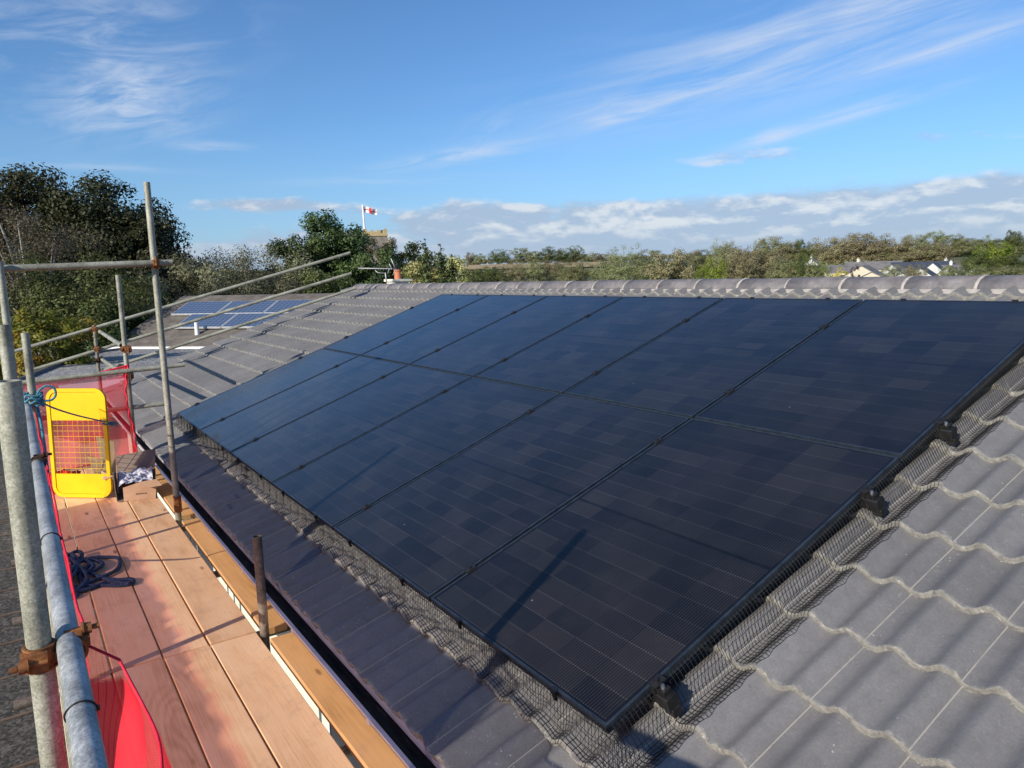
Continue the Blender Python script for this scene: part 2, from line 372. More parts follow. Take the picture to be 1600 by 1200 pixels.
def net_mat():
    mt, nt, bs = new_mat('red debris netting'); uv = tc(nt, 'UV'); s = sep(nt, uv)
    bs.inputs['Base Color'].default_value = (0.85, 0.01, 0.035, 1); bs.inputs['Roughness'].default_value = 0.7
    out = nt.nodes['Material Output']
    tr = nd(nt, 'ShaderNodeBsdfTransparent'); nt.links.new(mixc(nt, nd(nt, 'ShaderNodeAttribute', attribute_name='pink').outputs['Fac'], (1.0, .96, .94), (1.0, .66, .68)), tr.inputs[0])
    tl = nd(nt, 'ShaderNodeBsdfTranslucent'); tl.inputs[0].default_value = (0.9, 0.02, 0.045, 1)
    m1 = nd(nt, 'ShaderNodeMixShader'); m1.inputs[0].default_value = 0.3; nt.links.new(bs.outputs[0], m1.inputs[1]); nt.links.new(tl.outputs[0], m1.inputs[2])
    m2 = nd(nt, 'ShaderNodeMixShader'); nt.links.new(tr.outputs[0], m2.inputs[1]); nt.links.new(m1.outputs[0], m2.inputs[2])
    wv = mth(nt, 'FRACT', mth(nt, 'MULTIPLY', s[1], 180.0)); wu = mth(nt, 'FRACT', mth(nt, 'MULTIPLY', s[0], 120.0))
    th = mth(nt, 'MAXIMUM', mth(nt, 'LESS_THAN', wv, 0.33), mth(nt, 'LESS_THAN', wu, 0.15))
    dn = noise(nt, uv, 3.0, 3, 0.5)
    a = mth(nt, 'ADD', mth(nt, 'MULTIPLY', th, 0.17), mth(nt, 'MULTIPLY', dn, 0.05))
    at_ = nd(nt, 'ShaderNodeAttribute', attribute_name='dense')
    a = mth(nt, 'ADD', a, mth(nt, 'MULTIPLY', at_.outputs['Fac'], mth(nt, 'ADD', mth(nt, 'MULTIPLY', th, .35), .86)), clamp=True)
    nt.links.new(a, m2.inputs[0]); nt.links.new(m2.outputs[0], out.inputs[0])
    return mt
M['net'] = net_mat()
M['redcloth'] = mottled('red net hem', (0.6, 0.008, 0.03), (0.85, 0.02, 0.06), 20, 0.7, 0, None, 0.3)

def leaf_mat(name, c1, c2, c3, trans=0.35):
    mt, nt, bs = new_mat(name)
    at_ = nd(nt, 'ShaderNodeAttribute', attribute_name='tint')
    col = ramp(nt, at_.outputs['Fac'], [(0.05, c1), (0.5, c2), (0.95, c3)])
    hsv = nd(nt, 'ShaderNodeHueSaturation'); nt.links.new(col, hsv.inputs['Color'])
    r = objrand(nt)
    nt.links.new(mth(nt, 'ADD', mth(nt, 'MULTIPLY', r, 0.03), 0.485), hsv.inputs['Hue'])
    nt.links.new(mth(nt, 'ADD', mth(nt, 'MULTIPLY', r, 0.35), 0.82), hsv.inputs['Value'])
    nt.links.new(hsv.outputs[0], bs.inputs['Base Color']); bs.inputs['Roughness'].default_value = 0.55
    bs.inputs['Specular IOR Level'].default_value = 0.3
    tl = nd(nt, 'ShaderNodeBsdfTranslucent'); nt.links.new(hsv.outputs[0], tl.inputs[0])
    mx = nd(nt, 'ShaderNodeMixShader'); mx.inputs[0].default_value = trans
    nt.links.new(bs.outputs[0], mx.inputs[1]); nt.links.new(tl.outputs[0], mx.inputs[2])
    nt.links.new(mx.outputs[0], nt.nodes['Material Output'].inputs[0]); return mt
M['leaf_dark'] = leaf_mat('dark oak leaves', (0.014, 0.02, 0.009), (0.042, 0.048, 0.017), (0.12, 0.10, 0.038), 0.25)
M['leaf_rust'] = leaf_mat('thin brownish leaves', (0.06, 0.045, 0.028), (0.14, 0.11, 0.065), (0.24, 0.2, 0.12), 0.25)
M['leaf_olive'] = leaf_mat('grey green willow leaves', (0.05, 0.055, 0.027), (0.17, 0.17, 0.085), (0.36, 0.35, 0.2), 0.3)
M['leaf_holly'] = leaf_mat('glossy green leaves', (0.015, 0.03, 0.010), (0.06, 0.09, 0.025), (0.16, 0.19, 0.06), 0.25)
M['leaf_green'] = leaf_mat('mid green leaves', (0.03, 0.048, 0.015), (0.10, 0.125, 0.035), (0.2, 0.22, 0.07), 0.3)
M['leaf_autumn'] = leaf_mat('yellow and orange leaves', (0.05, 0.06, 0.01), (0.2, 0.19, 0.025), (0.4, 0.19, 0.04), 0.35)
M['leaf_cream'] = leaf_mat('cream green blossom leaves', (0.18, 0.2, 0.05), (0.45, 0.43, 0.15), (0.72, 0.66, 0.38), 0.35)
M['leaf_lime'] = leaf_mat('bright lime leaves', (0.07, 0.12, 0.012), (0.2, 0.27, 0.03), (0.36, 0.4, 0.06), 0.35)
M['leaf_gold'] = leaf_mat('golden leaves', (0.25, 0.19, 0.01), (0.48, 0.38, 0.02), (0.6, 0.5, 0.06), 0.35)
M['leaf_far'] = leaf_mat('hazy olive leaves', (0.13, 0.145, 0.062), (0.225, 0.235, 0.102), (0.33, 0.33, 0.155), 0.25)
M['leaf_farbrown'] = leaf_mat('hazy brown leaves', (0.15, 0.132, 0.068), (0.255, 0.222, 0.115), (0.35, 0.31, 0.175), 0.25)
M['leaf_purple'] = leaf_mat('dark purple leaves', (0.03, 0.012, 0.016), (0.07, 0.03, 0.035), (0.11, 0.05, 0.05), 0.2)
M['bark'] = mottled('grey bark', (0.06, 0.05, 0.04), (0.15, 0.13, 0.11), 12, 0.9, 0, (0.24, 0.22, 0.19), 0.5)
M['palebark'] = mottled('pale bark', (0.2, 0.18, 0.15), (0.38, 0.35, 0.3), 12, 0.9, 0, None, 0.3)
M['stone'] = mottled('pale church stone', (0.17, 0.15, 0.125), (0.28, 0.25, 0.2), 1.2, 0.95, 0, (0.38, 0.34, 0.27), 0.3, bscale=6)
M['stone_y'] = mottled('yellow lichen stone', (0.35, 0.27, 0.13), (0.5, 0.4, 0.22), 2.0, 0.95)
M['slate'] = mottled('far slate roof', (0.11, 0.105, 0.105), (0.19, 0.18, 0.175), 0.7, 0.8, 0, None, 0.0)
M['slate_blue'] = mottled('far blue slate roof', (0.035, 0.042, 0.06), (0.065, 0.075, 0.1), 0.7, 0.6, 0, None, 0.0)
M['slate_brown'] = mottled('brown tiled roof', (0.10, 0.088, 0.075), (0.19, 0.165, 0.14), 3, 0.9, 0, None, 0.2)
M['farcream'] = mottled('far cream render', (0.5, 0.46, 0.34), (0.6, 0.55, 0.42), 0.5, 0.9, 0, None, 0.0)
M['farwhite'] = mottled('far white render', (0.5, 0.5, 0.47), (0.6, 0.6, 0.57), 0.5, 0.9, 0, None, 0.0)
M['window'] = mottled('dark window', (0.03, 0.035, 0.045), (0.06, 0.07, 0.085), 2, 0.15, 0, None, 0.0, spec=0.8)
M['pot'] = mottled('orange clay pot', (0.42, 0.12, 0.055), (0.56, 0.2, 0.1), 6, 0.8)
M['brick'] = mottled('red brick', (0.28, 0.10, 0.06), (0.4, 0.17, 0.1), 9, 0.9)
M['aerial'] = mottled('dull aerial metal', (0.45, 0.45, 0.44), (0.62, 0.62, 0.6), 9, 0.5, 0.3, None, 0.0)
M['flagpole'] = mottled('white pole paint', (0.78, 0.78, 0.78), (0.85, 0.85, 0.85), 3, 0.5, 0, None, 0.0)
M['flagwhite'] = mottled('white flag cloth', (0.75, 0.75, 0.78), (0.85, 0.85, 0.86), 3, 0.8, 0, None, 0.0)
M['flagred'] = mottled('red flag cloth', (0.6, 0.02, 0.03), (0.7, 0.04, 0.05), 3, 0.8, 0, None, 0.0)
def chips():
    mt, nt, bs = new_mat('stone chippings'); o = tc(nt)
    vo = nd(nt, 'ShaderNodeTexVoronoi'); vo.inputs['Scale'].default_value = 26; nt.links.new(o, vo.inputs['Vector'])
    s = sep(nt, vo.outputs['Color'])
    big = noise(nt, o, 0.7, 5, 0.65)
    f = mth(nt, 'ADD', mth(nt, 'MULTIPLY', s[0], 0.5), mth(nt, 'MULTIPLY', big, 0.55))
    col = ramp(nt, f, [(0.3, (0.1, 0.095, 0.088)), (0.5, (0.27, 0.26, 0.245)), (0.75, (0.44, 0.43, 0.405))])
    nt.links.new(col, bs.inputs['Base Color']); bs.inputs['Roughness'].default_value = 0.95
    bump(nt, bs, vo.outputs['Distance'], 0.6, 0.02); return mt
M['chips'] = chips()
def ground_mat():
    mt, nt, bs = new_mat('fields and grass'); o = tc(nt)
    n1 = noise(nt, o, 0.012, 5, 0.6); n2 = noise(nt, o, 0.15, 5, 0.65); n3 = noise(nt, o, 3.0, 4, 0.6)
    f = mth(nt, 'ADD', mth(nt, 'MULTIPLY', n1, 0.55), mth(nt, 'ADD', mth(nt, 'MULTIPLY', n2, 0.3), mth(nt, 'MULTIPLY', n3, 0.15)))
    col = ramp(nt, f, [(0.4, (0.055, 0.068, 0.025)), (0.5, (0.11, 0.115, 0.045)), (0.58, (0.16, 0.145, 0.07)), (0.66, (0.25, 0.21, 0.11))])
    nt.links.new(col, bs.inputs['Base Color']); bs.inputs['Roughness'].default_value = 0.95; return mt
M['ground'] = ground_mat()
def paving():
    mt, nt, bs = new_mat('dark weathered paving'); o = tc(nt)
    vo = nd(nt, 'ShaderNodeTexVoronoi'); vo.inputs['Scale'].default_value = 34; nt.links.new(o, vo.inputs['Vector'])
    s = sep(nt, vo.outputs['Color']); big = noise(nt, o, 1.5, 5, 0.7)
    f = mth(nt, 'ADD', mth(nt, 'MULTIPLY', s[0], 0.42), mth(nt, 'MULTIPLY', big, 0.6))
    col = ramp(nt, f, [(0.35, (0.02, 0.018, 0.016)), (0.55, (0.06, 0.054, 0.048)), (0.78, (0.14, 0.125, 0.11))])
    deb = ss(nt, noise(nt, o, 11, 5, 0.75), 0.62, 0.7)
    col = mixc(nt, mth(nt, 'MULTIPLY', deb, 0.6), col, (0.24, 0.22, 0.18))
    nt.links.new(col, bs.inputs['Base Color']); bs.inputs['Roughness'].default_value = 0.9
    bump(nt, bs, f, 0.5, 0.01); return mt
M['paving'] = paving()
M['joint'] = mottled('brown paving joint', (0.09, 0.06, 0.045), (0.16, 0.11, 0.08), 12, 0.9)
M['stubble'] = mottled('tan stubble', (0.36, 0.25, 0.12), (0.47, 0.35, 0.18), 0.03, 0.95, 0, None, 0.0)
M['grassfar'] = mottled('far pasture', (0.14, 0.16, 0.06), (0.2, 0.2, 0.09), 0.02, 0.95, 0, None, 0.0)
def pv_blue():
    mt, nt, bs = new_mat('blue polycrystalline cells'); uv = tc(nt, 'UV'); s = sep(nt, uv)
    fx = mth(nt, 'ABSOLUTE', mth(nt, 'SUBTRACT', mth(nt, 'FRACT', mth(nt, 'MULTIPLY', s[0], 10.0)), 0.5))
    fy = mth(nt, 'ABSOLUTE', mth(nt, 'SUBTRACT', mth(nt, 'FRACT', mth(nt, 'MULTIPLY', s[1], 6.0)), 0.5))
    g = mth(nt, 'GREATER_THAN', mth(nt, 'MAXIMUM', fx, fy), 0.45)
    col = mixc(nt, mth(nt, 'MULTIPLY', g, 0.6), (0.07, 0.095, 0.15), (0.33, 0.38, 0.44))
    nt.links.new(col, bs.inputs['Base Color']); bs.inputs['Roughness'].default_value = 0.25
    bs.inputs['Coat Weight'].default_value = 1; bs.inputs['Coat IOR'].default_value = 1.7; bs.inputs['Coat Roughness'].default_value = 0.12
    return mt
M['pvblue'] = pv_blue()

# ================================================================== THE BUNGALOW AND ITS ROOF
cA, sA = math.cos(PITCH), math.sin(PITCH)
def roofp(x, Y, Z):   # roof frame -> world
    return (x, Y * cA - Z * sA, Y * sA + Z * cA)
X0, X1 = -4.58, 11.2
Y0, GA, NC = -0.40, 0.3066, 15
TOPY = 4.14
JX = 7.24
def wave(x):
    t = (x - (JX - 0.195)) % 0.3
    c_ = 0.5 + 0.5 * math.cos(2 * PI * t / 0.15)
    w = 2.1 * c_ ** 1.45 - 1.0
    if 0.075 < t < 0.225: w = -1.0 + (w + 1.0) * 0.84
    st = -0.004 if t > 0.195 else 0.0
    if t < 0.0001: st = 0
    return 0.0185 * w + st
def tileZ(x, Y):
    k = (Y - Y0) / GA; fr = k - math.floor(k)
    return -0.127 + wave(x) + 0.0215 * (1 - fr)
house = empty('bungalow', (0, 0, -2.9), 'bungalow under the grey tiled roof that carries the black solar panels', 'house')
rg = random.Random(5)
per = [0, .012, .025, .0375, .05, .0625, .075, .09, .1, .1125, .125, .1375, .15, .165, .18, .1925, .1965, .21, .225, .24, .2625, .28]
xs = []
x = JX - 0.195 - 0.3 * 45
while x < X1 + 0.3:
    for t in per:
        if X0 < x + t < X1: xs.append(x + t)
    x += 0.3
xs = [X0] + xs + [X1]
tb = MB()
nx = len(xs)
V = []; F = []; MI = []
for k in range(NC):
    ya = Y0 + k * GA; yb = min(Y0 + (k + 1) * GA + 0.02, TOPY)
    if ya >= TOPY: break
    base = len(V)
    jit = [0.0] * nx; jz = [0.0] * nx
    lo = 0; tid = None; dz = 0; dy = 0
    chip = [0.0] * nx
    for i, xx in enumerate(xs):
        chip[i] = max(0.0, rg.gauss(0, 1) - .6) * 0.0042 + 0.0022 * math.sin(xx * 23 + k * 5) * math.sin(xx * 61 + k)
        t = math.floor((xx - JX) / 0.3)
        if t != tid: tid = t; dz = rg.uniform(-.0015, .0022); dy = rg.uniform(-.003, .003)
        lo = lo * 0.6 + rg.uniform(-1, 1) * 0.0016
        jit[i] = lo + dy; jz[i] = dz
    for i, xx in enumerate(xs):
        w = -0.127 + wave(xx)
        yf = ya + jit[i]
        V.append(roofp(xx, yf + 0.004, w - 0.008)); V.append(roofp(xx, yf - 0.001 + chip[i], w + 0.0160 + jz[i] - chip[i])); V.append(roofp(xx, yf + 0.003 + chip[i] * 1.6, w + 0.0215 + jz[i]))
        V.append(roofp(xx, yf + 0.003 + chip[i] * 1.6, w + 0.0215 + jz[i])); V.append(roofp(xx, (ya + yb) / 2, w + 0.0115 + jz[i] * .5)); V.append(roofp(xx, yb, w - 0.0016))
    for i in range(nx - 1):
        a = base + i * 6; b = a + 6
        F += [(a, b, b + 1, a + 1), (a + 1, b + 1, b + 2, a + 2), (a + 3, b + 3, b + 4, a + 4), (a + 4, b + 4, b + 5, a + 5)]
        MI += [1, 1, 0, 0]
tb.v = V; tb.f = F; tb.m = MI; tb.sm = [True] * len(F)
# far slope of the roof, plain tile courses
RY, RZ = 3.93, 1.235
tb.add([(X0, RY, RZ), (X1, RY, RZ), (X1, RY + 4.3, RZ - 4.3 * math.tan(PITCH)), (X0, RY + 4.3, RZ - 4.3 * math.tan(PITCH))], [(0, 1, 2, 3)], 0)
# felt underside and verge cut
ez = lambda Y, Z: roofp(0, Y, Z)
tb.prism([ez(-0.36, -0.15)[1:], ez(4.14, -0.15)[1:], (RY + 4.3, RZ - 4.3 * math.tan(PITCH) - 0.02), (RY + 4.25, RZ - 4.3 * math.tan(PITCH) - 0.16), (RY, RZ - 0.16), ez(-0.30, -0.26)[1:]],
         (X0 + 0.02, 0, 0), (0, 1, 0), (0, 0, 1), (1, 0, 0), X1 - X0 - 0.05, 1)
roof = tb.build('roof', [M['tile'], M['tile_edge']], house)
# ridge tiles
k0 = int((X0 + 0.15 - 4.33) / 0.475)
RT = 0
for k in range(-18, 15):
    xa = 4.33 + 0.475 * k
    if xa < X0 - 0.02 + 0.1 and xa < X0 + 0.0: continue
    if xa + 0.46 > X1: break
    b = MB(); n = 12; P = []
    tw = rg.uniform(-.004, .004); up = rg.uniform(-.003, .004)
    for e, sx in ((0, xa + 0.006), (1, xa + 0.469)):
        for i in range(n + 1):
            a = PI * (0.04 + 0.92 * i / n)
            P.append((sx, RY + 0.01 - 0.125 * math.cos(a) + tw * (e - .5), 1.208 + 0.104 * math.sin(a) + up))
        for i in range(n + 1):
            a = PI * (0.04 + 0.92 * i / n)
            P.append((sx, RY + 0.01 - 0.108 * math.cos(a), 1.200 + 0.088 * math.sin(a) + up))
    N1 = n + 1
    for i in range(n): b.f.append((i, i + 1, 2 * N1 + i + 1, 2 * N1 + i)); b.m.append(0); b.sm.append(True)
    for i in range(n): b.f.append((i, N1 + i, N1 + i + 1, i + 1)); b.m.append(0); b.sm.append(False)
    for i in range(n): b.f.append((2 * N1 + i, 2 * N1 + i + 1, 3 * N1 + i + 1, 3 * N1 + i)); b.m.append(0); b.sm.append(False)
    b.f.append((0, 2 * N1, 3 * N1, N1)); b.m.append(0); b.sm.append(False)
    b.v = P
    b.build('ridge_tile', M['ridge'], roof)
# mortar between and beneath ridge tiles (one bedding mass)
b = MB()
for k in range(-18, 15):
    xa = 4.33 + 0.475 * k
    if xa < X0 or xa > X1 - .3: continue
    P = []; n = 12
    for sx, rr in ((xa - 0.011, 0.0), (xa - 0.006, 0.004), (xa + 0.006, 0.005), (xa + 0.013, 0.0)):
        for i in range(n + 1):
            a = PI * (0.02 + 0.96 * i / n); q = rr + rg.uniform(-.0015, .0015)
            P.append((sx + rg.uniform(-.002, .002) - .004 * math.cos(a * 2), RY + 0.01 - (0.124 + q) * math.cos(a), 1.208 + (0.103 + q) * math.sin(a)))
    b.add(P, [(r * (n + 1) + i, r * (n + 1) + i + 1, (r + 1) * (n + 1) + i + 1, (r + 1) * (n + 1) + i) for r in range(3) for i in range(n)], 0, True)
P = []; nn = 0
xx = X0 + 0.03
while xx < X1 - 0.05:
    lz = -0.127 + wave(xx)
    j = rg.uniform(-.006, .006)
    for (yy, zz) in ((RY - 0.100, 1.228), (RY - 0.122, 1.222 + j * .3), (RY - 0.142 + j, 0), ):
        if zz == 0:
            Yt = (yy) / cA + (-0.105) * sA / cA
            px = roofp(xx, Yt, lz + 0.006); P.append((xx, yy, px[2] + 0.002))
        else: P.append((xx, yy, zz))
    nn += 1; xx += 0.0205
b.add(P, [(i * 3 + r, (i + 1) * 3 + r, (i + 1) * 3 + r + 1, i * 3 + r + 1) for i in range(nn - 1) for r in range(2)], 0, True)
b.build('ridge_mortar', M['mortar'], roof)
# verge board, walls, soffit, fascia, gutter
b = MB(); b.prism([ez(-0.38, -0.13)[1:], ez(4.16, -0.13)[1:], ez(4.16, -0.32)[1:], ez(-0.38, -0.32)[1:]], (X0 - 0.022, 0, 0), (0, 1, 0), (0, 0, 1), (1, 0, 0), 0.04)
b.build('bargeboard', M['fascia'], house)
b = MB(); b.box((3.3, -0.02 + 0.14, -1.62), (15.6, 0.28, 2.56)); b.box((-4.36, 4.0, -1.62), (0.28, 7.7, 2.56)); b.box((11.0, 4.0, -1.62), (0.28, 7.7, 2.56)); b.box((3.3, 7.9, -1.62), (15.6, 0.28, 2.56))
b.build('wall', M['cream'], house)
b = MB(); b.box((3.3, -0.13, -0.365), (15.7, 0.235, 0.02)); b.build('soffit', M['fascia'], house)
b = MB(); b.box((3.3, -0.258, -0.36), (15.7, 0.02, 0.17)); b.build('fascia', M['fascia'], house)
for wx in (-2.6, 0.8, 5.2, 8.6):
    b = MB(); b.box((wx, -0.035, -1.35), (1.5, 0.03, 1.1)); w_ = b.build('window', M['white'], house)
    b = MB(); b.box((wx - .36, -0.056, -1.35), (0.64, 0.012, 0.98)); b.box((wx + .36, -0.056, -1.35), (0.64, 0.012, 0.98)); b.build('pane', M['window'], w_)
b = MB(); n = 12; P = []; Q = []
GY, GZr, GR = -0.327, -0.318, 0.056
L_ = [X0 + 0.02, X1 - 0.2]
steps = 60
for s_ in range(steps + 1):
    gx = L_[0] + (L_[1] - L_[0]) * s_ / steps
    for i in range(n + 1):
        a = PI + PI * i / n
        P.append((gx, GY + GR * math.cos(a), GZr + GR * 1.05 * math.sin(a)))
    for i in range(n + 1):
        a = PI + PI * i / n
        Q.append((gx, GY + (GR - .004) * math.cos(a), GZr + (GR - .004) * math.sin(a)))
N1 = n + 1
g_out = MB(); g_out.add(P, [(s_ * N1 + i, s_ * N1 + i + 1, (s_ + 1) * N1 + i + 1, (s_ + 1) * N1 + i) for s_ in range(steps) for i in range(n)], 0, True)
g_out.box(((L_[0] + L_[1]) / 2, GY - GR, GZr + 0.001), (L_[1] - L_[0], 0.017, 0.012)); g_out.box(((L_[0] + L_[1]) / 2, GY + GR, GZr + 0.001), (L_[1] - L_[0], 0.006, 0.008))
for bx in np.arange(X0 + .4, X1 - .4, 0.92):
    g_out.box((bx + 0.03, GY - GR - 0.004, GZr - 0.004), (0.035, 0.016, 0.028), ch=0.003)
gut = g_out.build('gutter', M['gutter'], house)
g_in = MB(); g_in.add(Q, [(s_ * N1 + i, (s_ + 1) * N1 + i, (s_ + 1) * N1 + i + 1, s_ * N1 + i + 1) for s_ in range(steps) for i in range(n)], 0, True)
# silt lying in it
P = []; rr = random.Random(3); nn = 260
for i in range(nn + 1):
    gx = L_[0] + (L_[1] - L_[0]) * i / nn
    for t in (-1, -.5, 0, .5, 1): P.append((gx, GY + t * 0.041, GZr - 0.034 + rr.uniform(-.006, .006)))
g_in.add(P, [(i * 5 + t, (i + 1) * 5 + t, (i + 1) * 5 + t + 1, i * 5 + t + 1) for i in range(nn) for t in range(4)], 0, True)
g_in.build('gutter_silt', M['gutter_in'], gut)
# eaves strip hanging from beneath the tiles into the gutter
P = []; xx = X0 + .05; nn = 0; rr = random.Random(9)
while xx < X1 - .1:
    w = wave(xx); P += [(xx, -0.292, -0.262 + w * .3), (xx, -0.318 + rr.uniform(-.002, .002), -0.272 + w * .3), (xx, -0.312, -0.318)]; nn += 1; xx += 0.03
b = MB(); b.add(P, [(i * 3 + r, i * 3 + r + 1, (i + 1) * 3 + r + 1, (i + 1) * 3 + r) for i in range(nn - 1) for r in range(2)], 0, True)
b.build('eaves_strip', M['felt'], house)

# ================================================================== SOLAR PANELS
PW, PL, PG = 1.134, 1.751, 0.020
def panel_mesh():
    fw, hh = 0.010, 0.032
    fr = MB()
    def bar(x0, x1, y0, y1): fr.box(((x0 + x1) / 2, (y0 + y1) / 2, -hh / 2), (x1 - x0, y1 - y0, hh))
    bar(0, fw, 0, PL); bar(PW - fw, PW, 0, PL); bar(fw, PW - fw, 0, fw); bar(fw, PW - fw, PL - fw, PL)
    gl = MB(); gl.add([(fw, fw, -0.0022), (PW - fw, fw, -0.0022), (PW - fw, PL - fw, -0.0022), (fw, PL - fw, -0.0022)], [(0, 1, 2, 3)])
    gl.add([(fw, fw, -0.010), (PW - fw, fw, -0.010), (PW - fw, PL - fw, -0.010), (fw, PL - fw, -0.010)], [(3, 2, 1, 0)])
    return fr, gl
fr, gl = panel_mesh()
fo = fr.build('frame', M['frame']); go = gl.build('glass', M['glass'])
def clampmesh():
    b = MB(); b.box((0, 0, 0.003), (0.036, 0.05, 0.006)); b.box((0, 0, -0.014), (0.014, 0.05, 0.03)); b.tube((0, 0, 0.006), (0, 0, 0.013), 0.0075, n=8)
    b.m[-10:] = [0] * 10
    return b
cl = clampmesh().build('clamp', M['blackplastic'])
ordn = ['farthest', 'second from the far end', 'third from the far end', 'third from the near end', 'second from the near end', 'nearest']
clampY = {0: (0.225, 1.475), 1: (2.09 - 1.771, 3.05 - 1.771)}
first = True
for row in (0, 1):
    for c in range(6):
        px = c * (PW + PG); py = row * (PL + PG)
        t = empty('solar_panel', roofp(px, py, 0.0), '%s black solar panel in the %s row on the roof' % (ordn[c], ('lower', 'upper')[row]), 'solar panel', 'black solar panels on the roof', (PITCH, 0, 0))
        f2 = fo if first else fo.copy(); g2 = go if first else go.copy()
        if not first: COL.objects.link(f2); COL.objects.link(g2)
        f2.parent = t; g2.parent = t
        for cy in clampY[row]:
            for cxp in ([-PG / 2] if c > 0 else [-0.008]) + ([PW + 0.008] if c == 5 else []):
                k = cl if first else cl.copy()
                if not first: COL.objects.link(k)
                first = False
                k.parent = t; k.location = (cxp, cy, 0.0)
        first = False
        for cx_ in (0.25, 0.88):
            if row == 0 or row == 1:
                b = MB(); yy = -0.006 if row == 0 else PL + 0.004
                b.box((cx_, yy, -0.004), (0.03, 0.016, 0.018)); b.box((cx_, yy - .004, -0.022), (0.012, 0.01, 0.03)); b.build('mesh_clip', M['blackplastic'], t, local=True)
# mounting rails with end caps
for yy in (0.225, 1.475, 2.09, 3.05):
    t = empty('mounting_rail', roofp(-0.05, yy, -0.05), {0.225: 'lowest black mounting rail ending at the lower corner of the near panels', 1.475: 'second lowest mounting rail ending just below the middle joint of the panels',
              2.09: 'mounting rail ending just above the middle joint of the panels', 3.05: 'uppermost mounting rail near the ridge end of the panels'}[yy], 'rail', 'mounting rails under the panels', (PITCH, 0, 0))
    b = MB(); b.box((3.49, 0, -0.004), (6.96, 0.04, 0.04)); b.build('bar', M['alu'], t, local=True)
    b = MB(); b.box((6.992, 0, -0.004), (0.05, 0.05, 0.052), ch=0.004); b.box((6.985, 0, 0.030), (0.034, 0.034, 0.02)); b.box((7.005, 0.0, -0.038), (0.04, 0.036, 0.03), ch=.003)
    b.build('end_cap', M['blackplastic'], t, local=True)
    b = MB(); b.tube((6.985, 0, 0.040), (6.985, 0, 0.052), 0.009, 0.007, n=8); b.build('bolt', M['bolt'], t, local=True)
    for hx in (0.5, 1.7, 2.9, 4.1, 5.3, 6.5):
        b = MB(); b.box((hx, -0.02, -0.045), (0.03, 0.09, 0.05)); b.build('roof_hook', M['alu'], t, local=True)

# bird-proofing wire mesh: real wires draped from the frames onto the tiles
def wire_mesh(name, prof, along, step, n, label):
    """prof(s, i) -> roof-frame point; along: list of positions; n samples across"""
    b = MB(); P = []
    for i, a in enumerate(along):
        for j in range(n): P.append(roofp(*prof(a, j / (n - 1))))
    b.v = P
    for i in range(len(along) - 1):
        for j in range(n - 1):
            b.f.append((i * n + j, (i + 1) * n + j, (i + 1) * n + j + 1, i * n + j + 1)); b.m.append(0); b.sm.append(False)
    o = b.build(name, M['wire'])
    mo = o.modifiers.new('wires', 'WIREFRAME'); mo.thickness = 0.0024; mo.use_replace = True; mo.use_even_offset = False
    return tag(o, label, 'wire mesh')
nr = random.Random(11)
ph = [nr.uniform(0, 6.28) for _ in range(12)]
def wob(s, k=0): return 0.5 * 0.004 * math.sin(s * 17 + ph[k]) + 0.003 * math.sin(s * 41 + ph[k + 1]) + 0.002 * math.sin(s * 83 + ph[k + 2])
def prof_bottom(x, t):
    # t 0 at panel frame underside -> 1 on tiles
    tt = t
    Y = -0.004 - 0.092 * tt ** 1.1 + wob(x, 1) * tt
    zt = tileZ(x, Y if Y > Y0 + GA + 0.002 else Y0 + GA + 0.002) + 0.005
    if tt > 0.985: zt -= 0.012
    z0 = -0.012
    k = min(1, max(0, tt / 0.55)); k = k * k * (3 - 2 * k)
    return (x, Y, z0 * (1 - k) + zt * k + wob(x + Y * 3, 4) * 0.6 * (1 - abs(2 * tt - 1)))
wire_mesh('wire_mesh', prof_bottom, list(np.arange(-0.02, 7.06, 0.0175)), 0, 9, 'strip of black wire mesh along the lower edge of the solar panels, draped onto tiles')
def prof_right(Y, t):
    x = 6.906 + 0.15 * t ** 1.05 + wob(Y, 3) * t
    zt = tileZ(x, Y) + 0.005
    z0 = -0.012
    k = min(1, max(0, t / 0.42)); k = k * k * (3 - 2 * k)
    return (x, Y, z0 * (1 - k) + zt * k + wob(Y + x * 2, 6) * 0.5 * (1 - abs(2 * t - 1)))
wire_mesh('wire_mesh', prof_right, list(np.arange(-0.10, 3.53, 0.0175)), 0, 11, 'strip of black wire mesh along the near side of the solar panels, draped onto tiles')

# ================================================================== SCAFFOLD
TR = 0.0242
def tube_thing(name, p0, p1, label, cat='scaffold tube', group=None, mat='tube', stain=None):
    b = MB(); b.tube(p0, p1, TR, n=28, wall=0.004); o = b.build(name, M[mat]); tag(o, label, cat, group); return o
SG = 'upright tubes of the scaffold'
inner, outer = -0.42, -1.402
tube_thing('scaffold_standard', (2.24, inner, -2.9), (2.19, inner, 2.15), 'tallest upright scaffold tube rising against the sky beside the far end of the boards', 'scaffold tube', SG)
tube_thing('scaffold_standard', (4.63, inner, -2.9), (4.625, inner, 0.045), 'short brown stained upright tube standing between the boards and the gutter', 'scaffold tube', SG, 'rusty_tube')
tube_thing('scaffold_standard', (-0.2, inner, -2.9), (-0.11, inner, 1.487), 'upright scaffold tube at the far corner of the red netting', 'scaffold tube', SG)
tube_thing('scaffold_standard', (7.0, inner, -2.9), (7.0, inner, -0.35), 'upright tube below the near edge of the boards', 'scaffold tube', SG)
tube_thing('scaffold_standard', (6.64, outer - .012, -2.9), (6.65, outer + .006, 1.185), 'thickest looking upright tube at the left edge with its cut top in view', 'scaffold tube', SG)
tube_thing('scaffold_standard', (4.66, outer, -2.9), (4.65, outer - .004, 1.221), 'upright tube right behind the nearest one at the left edge', 'scaffold tube', SG)
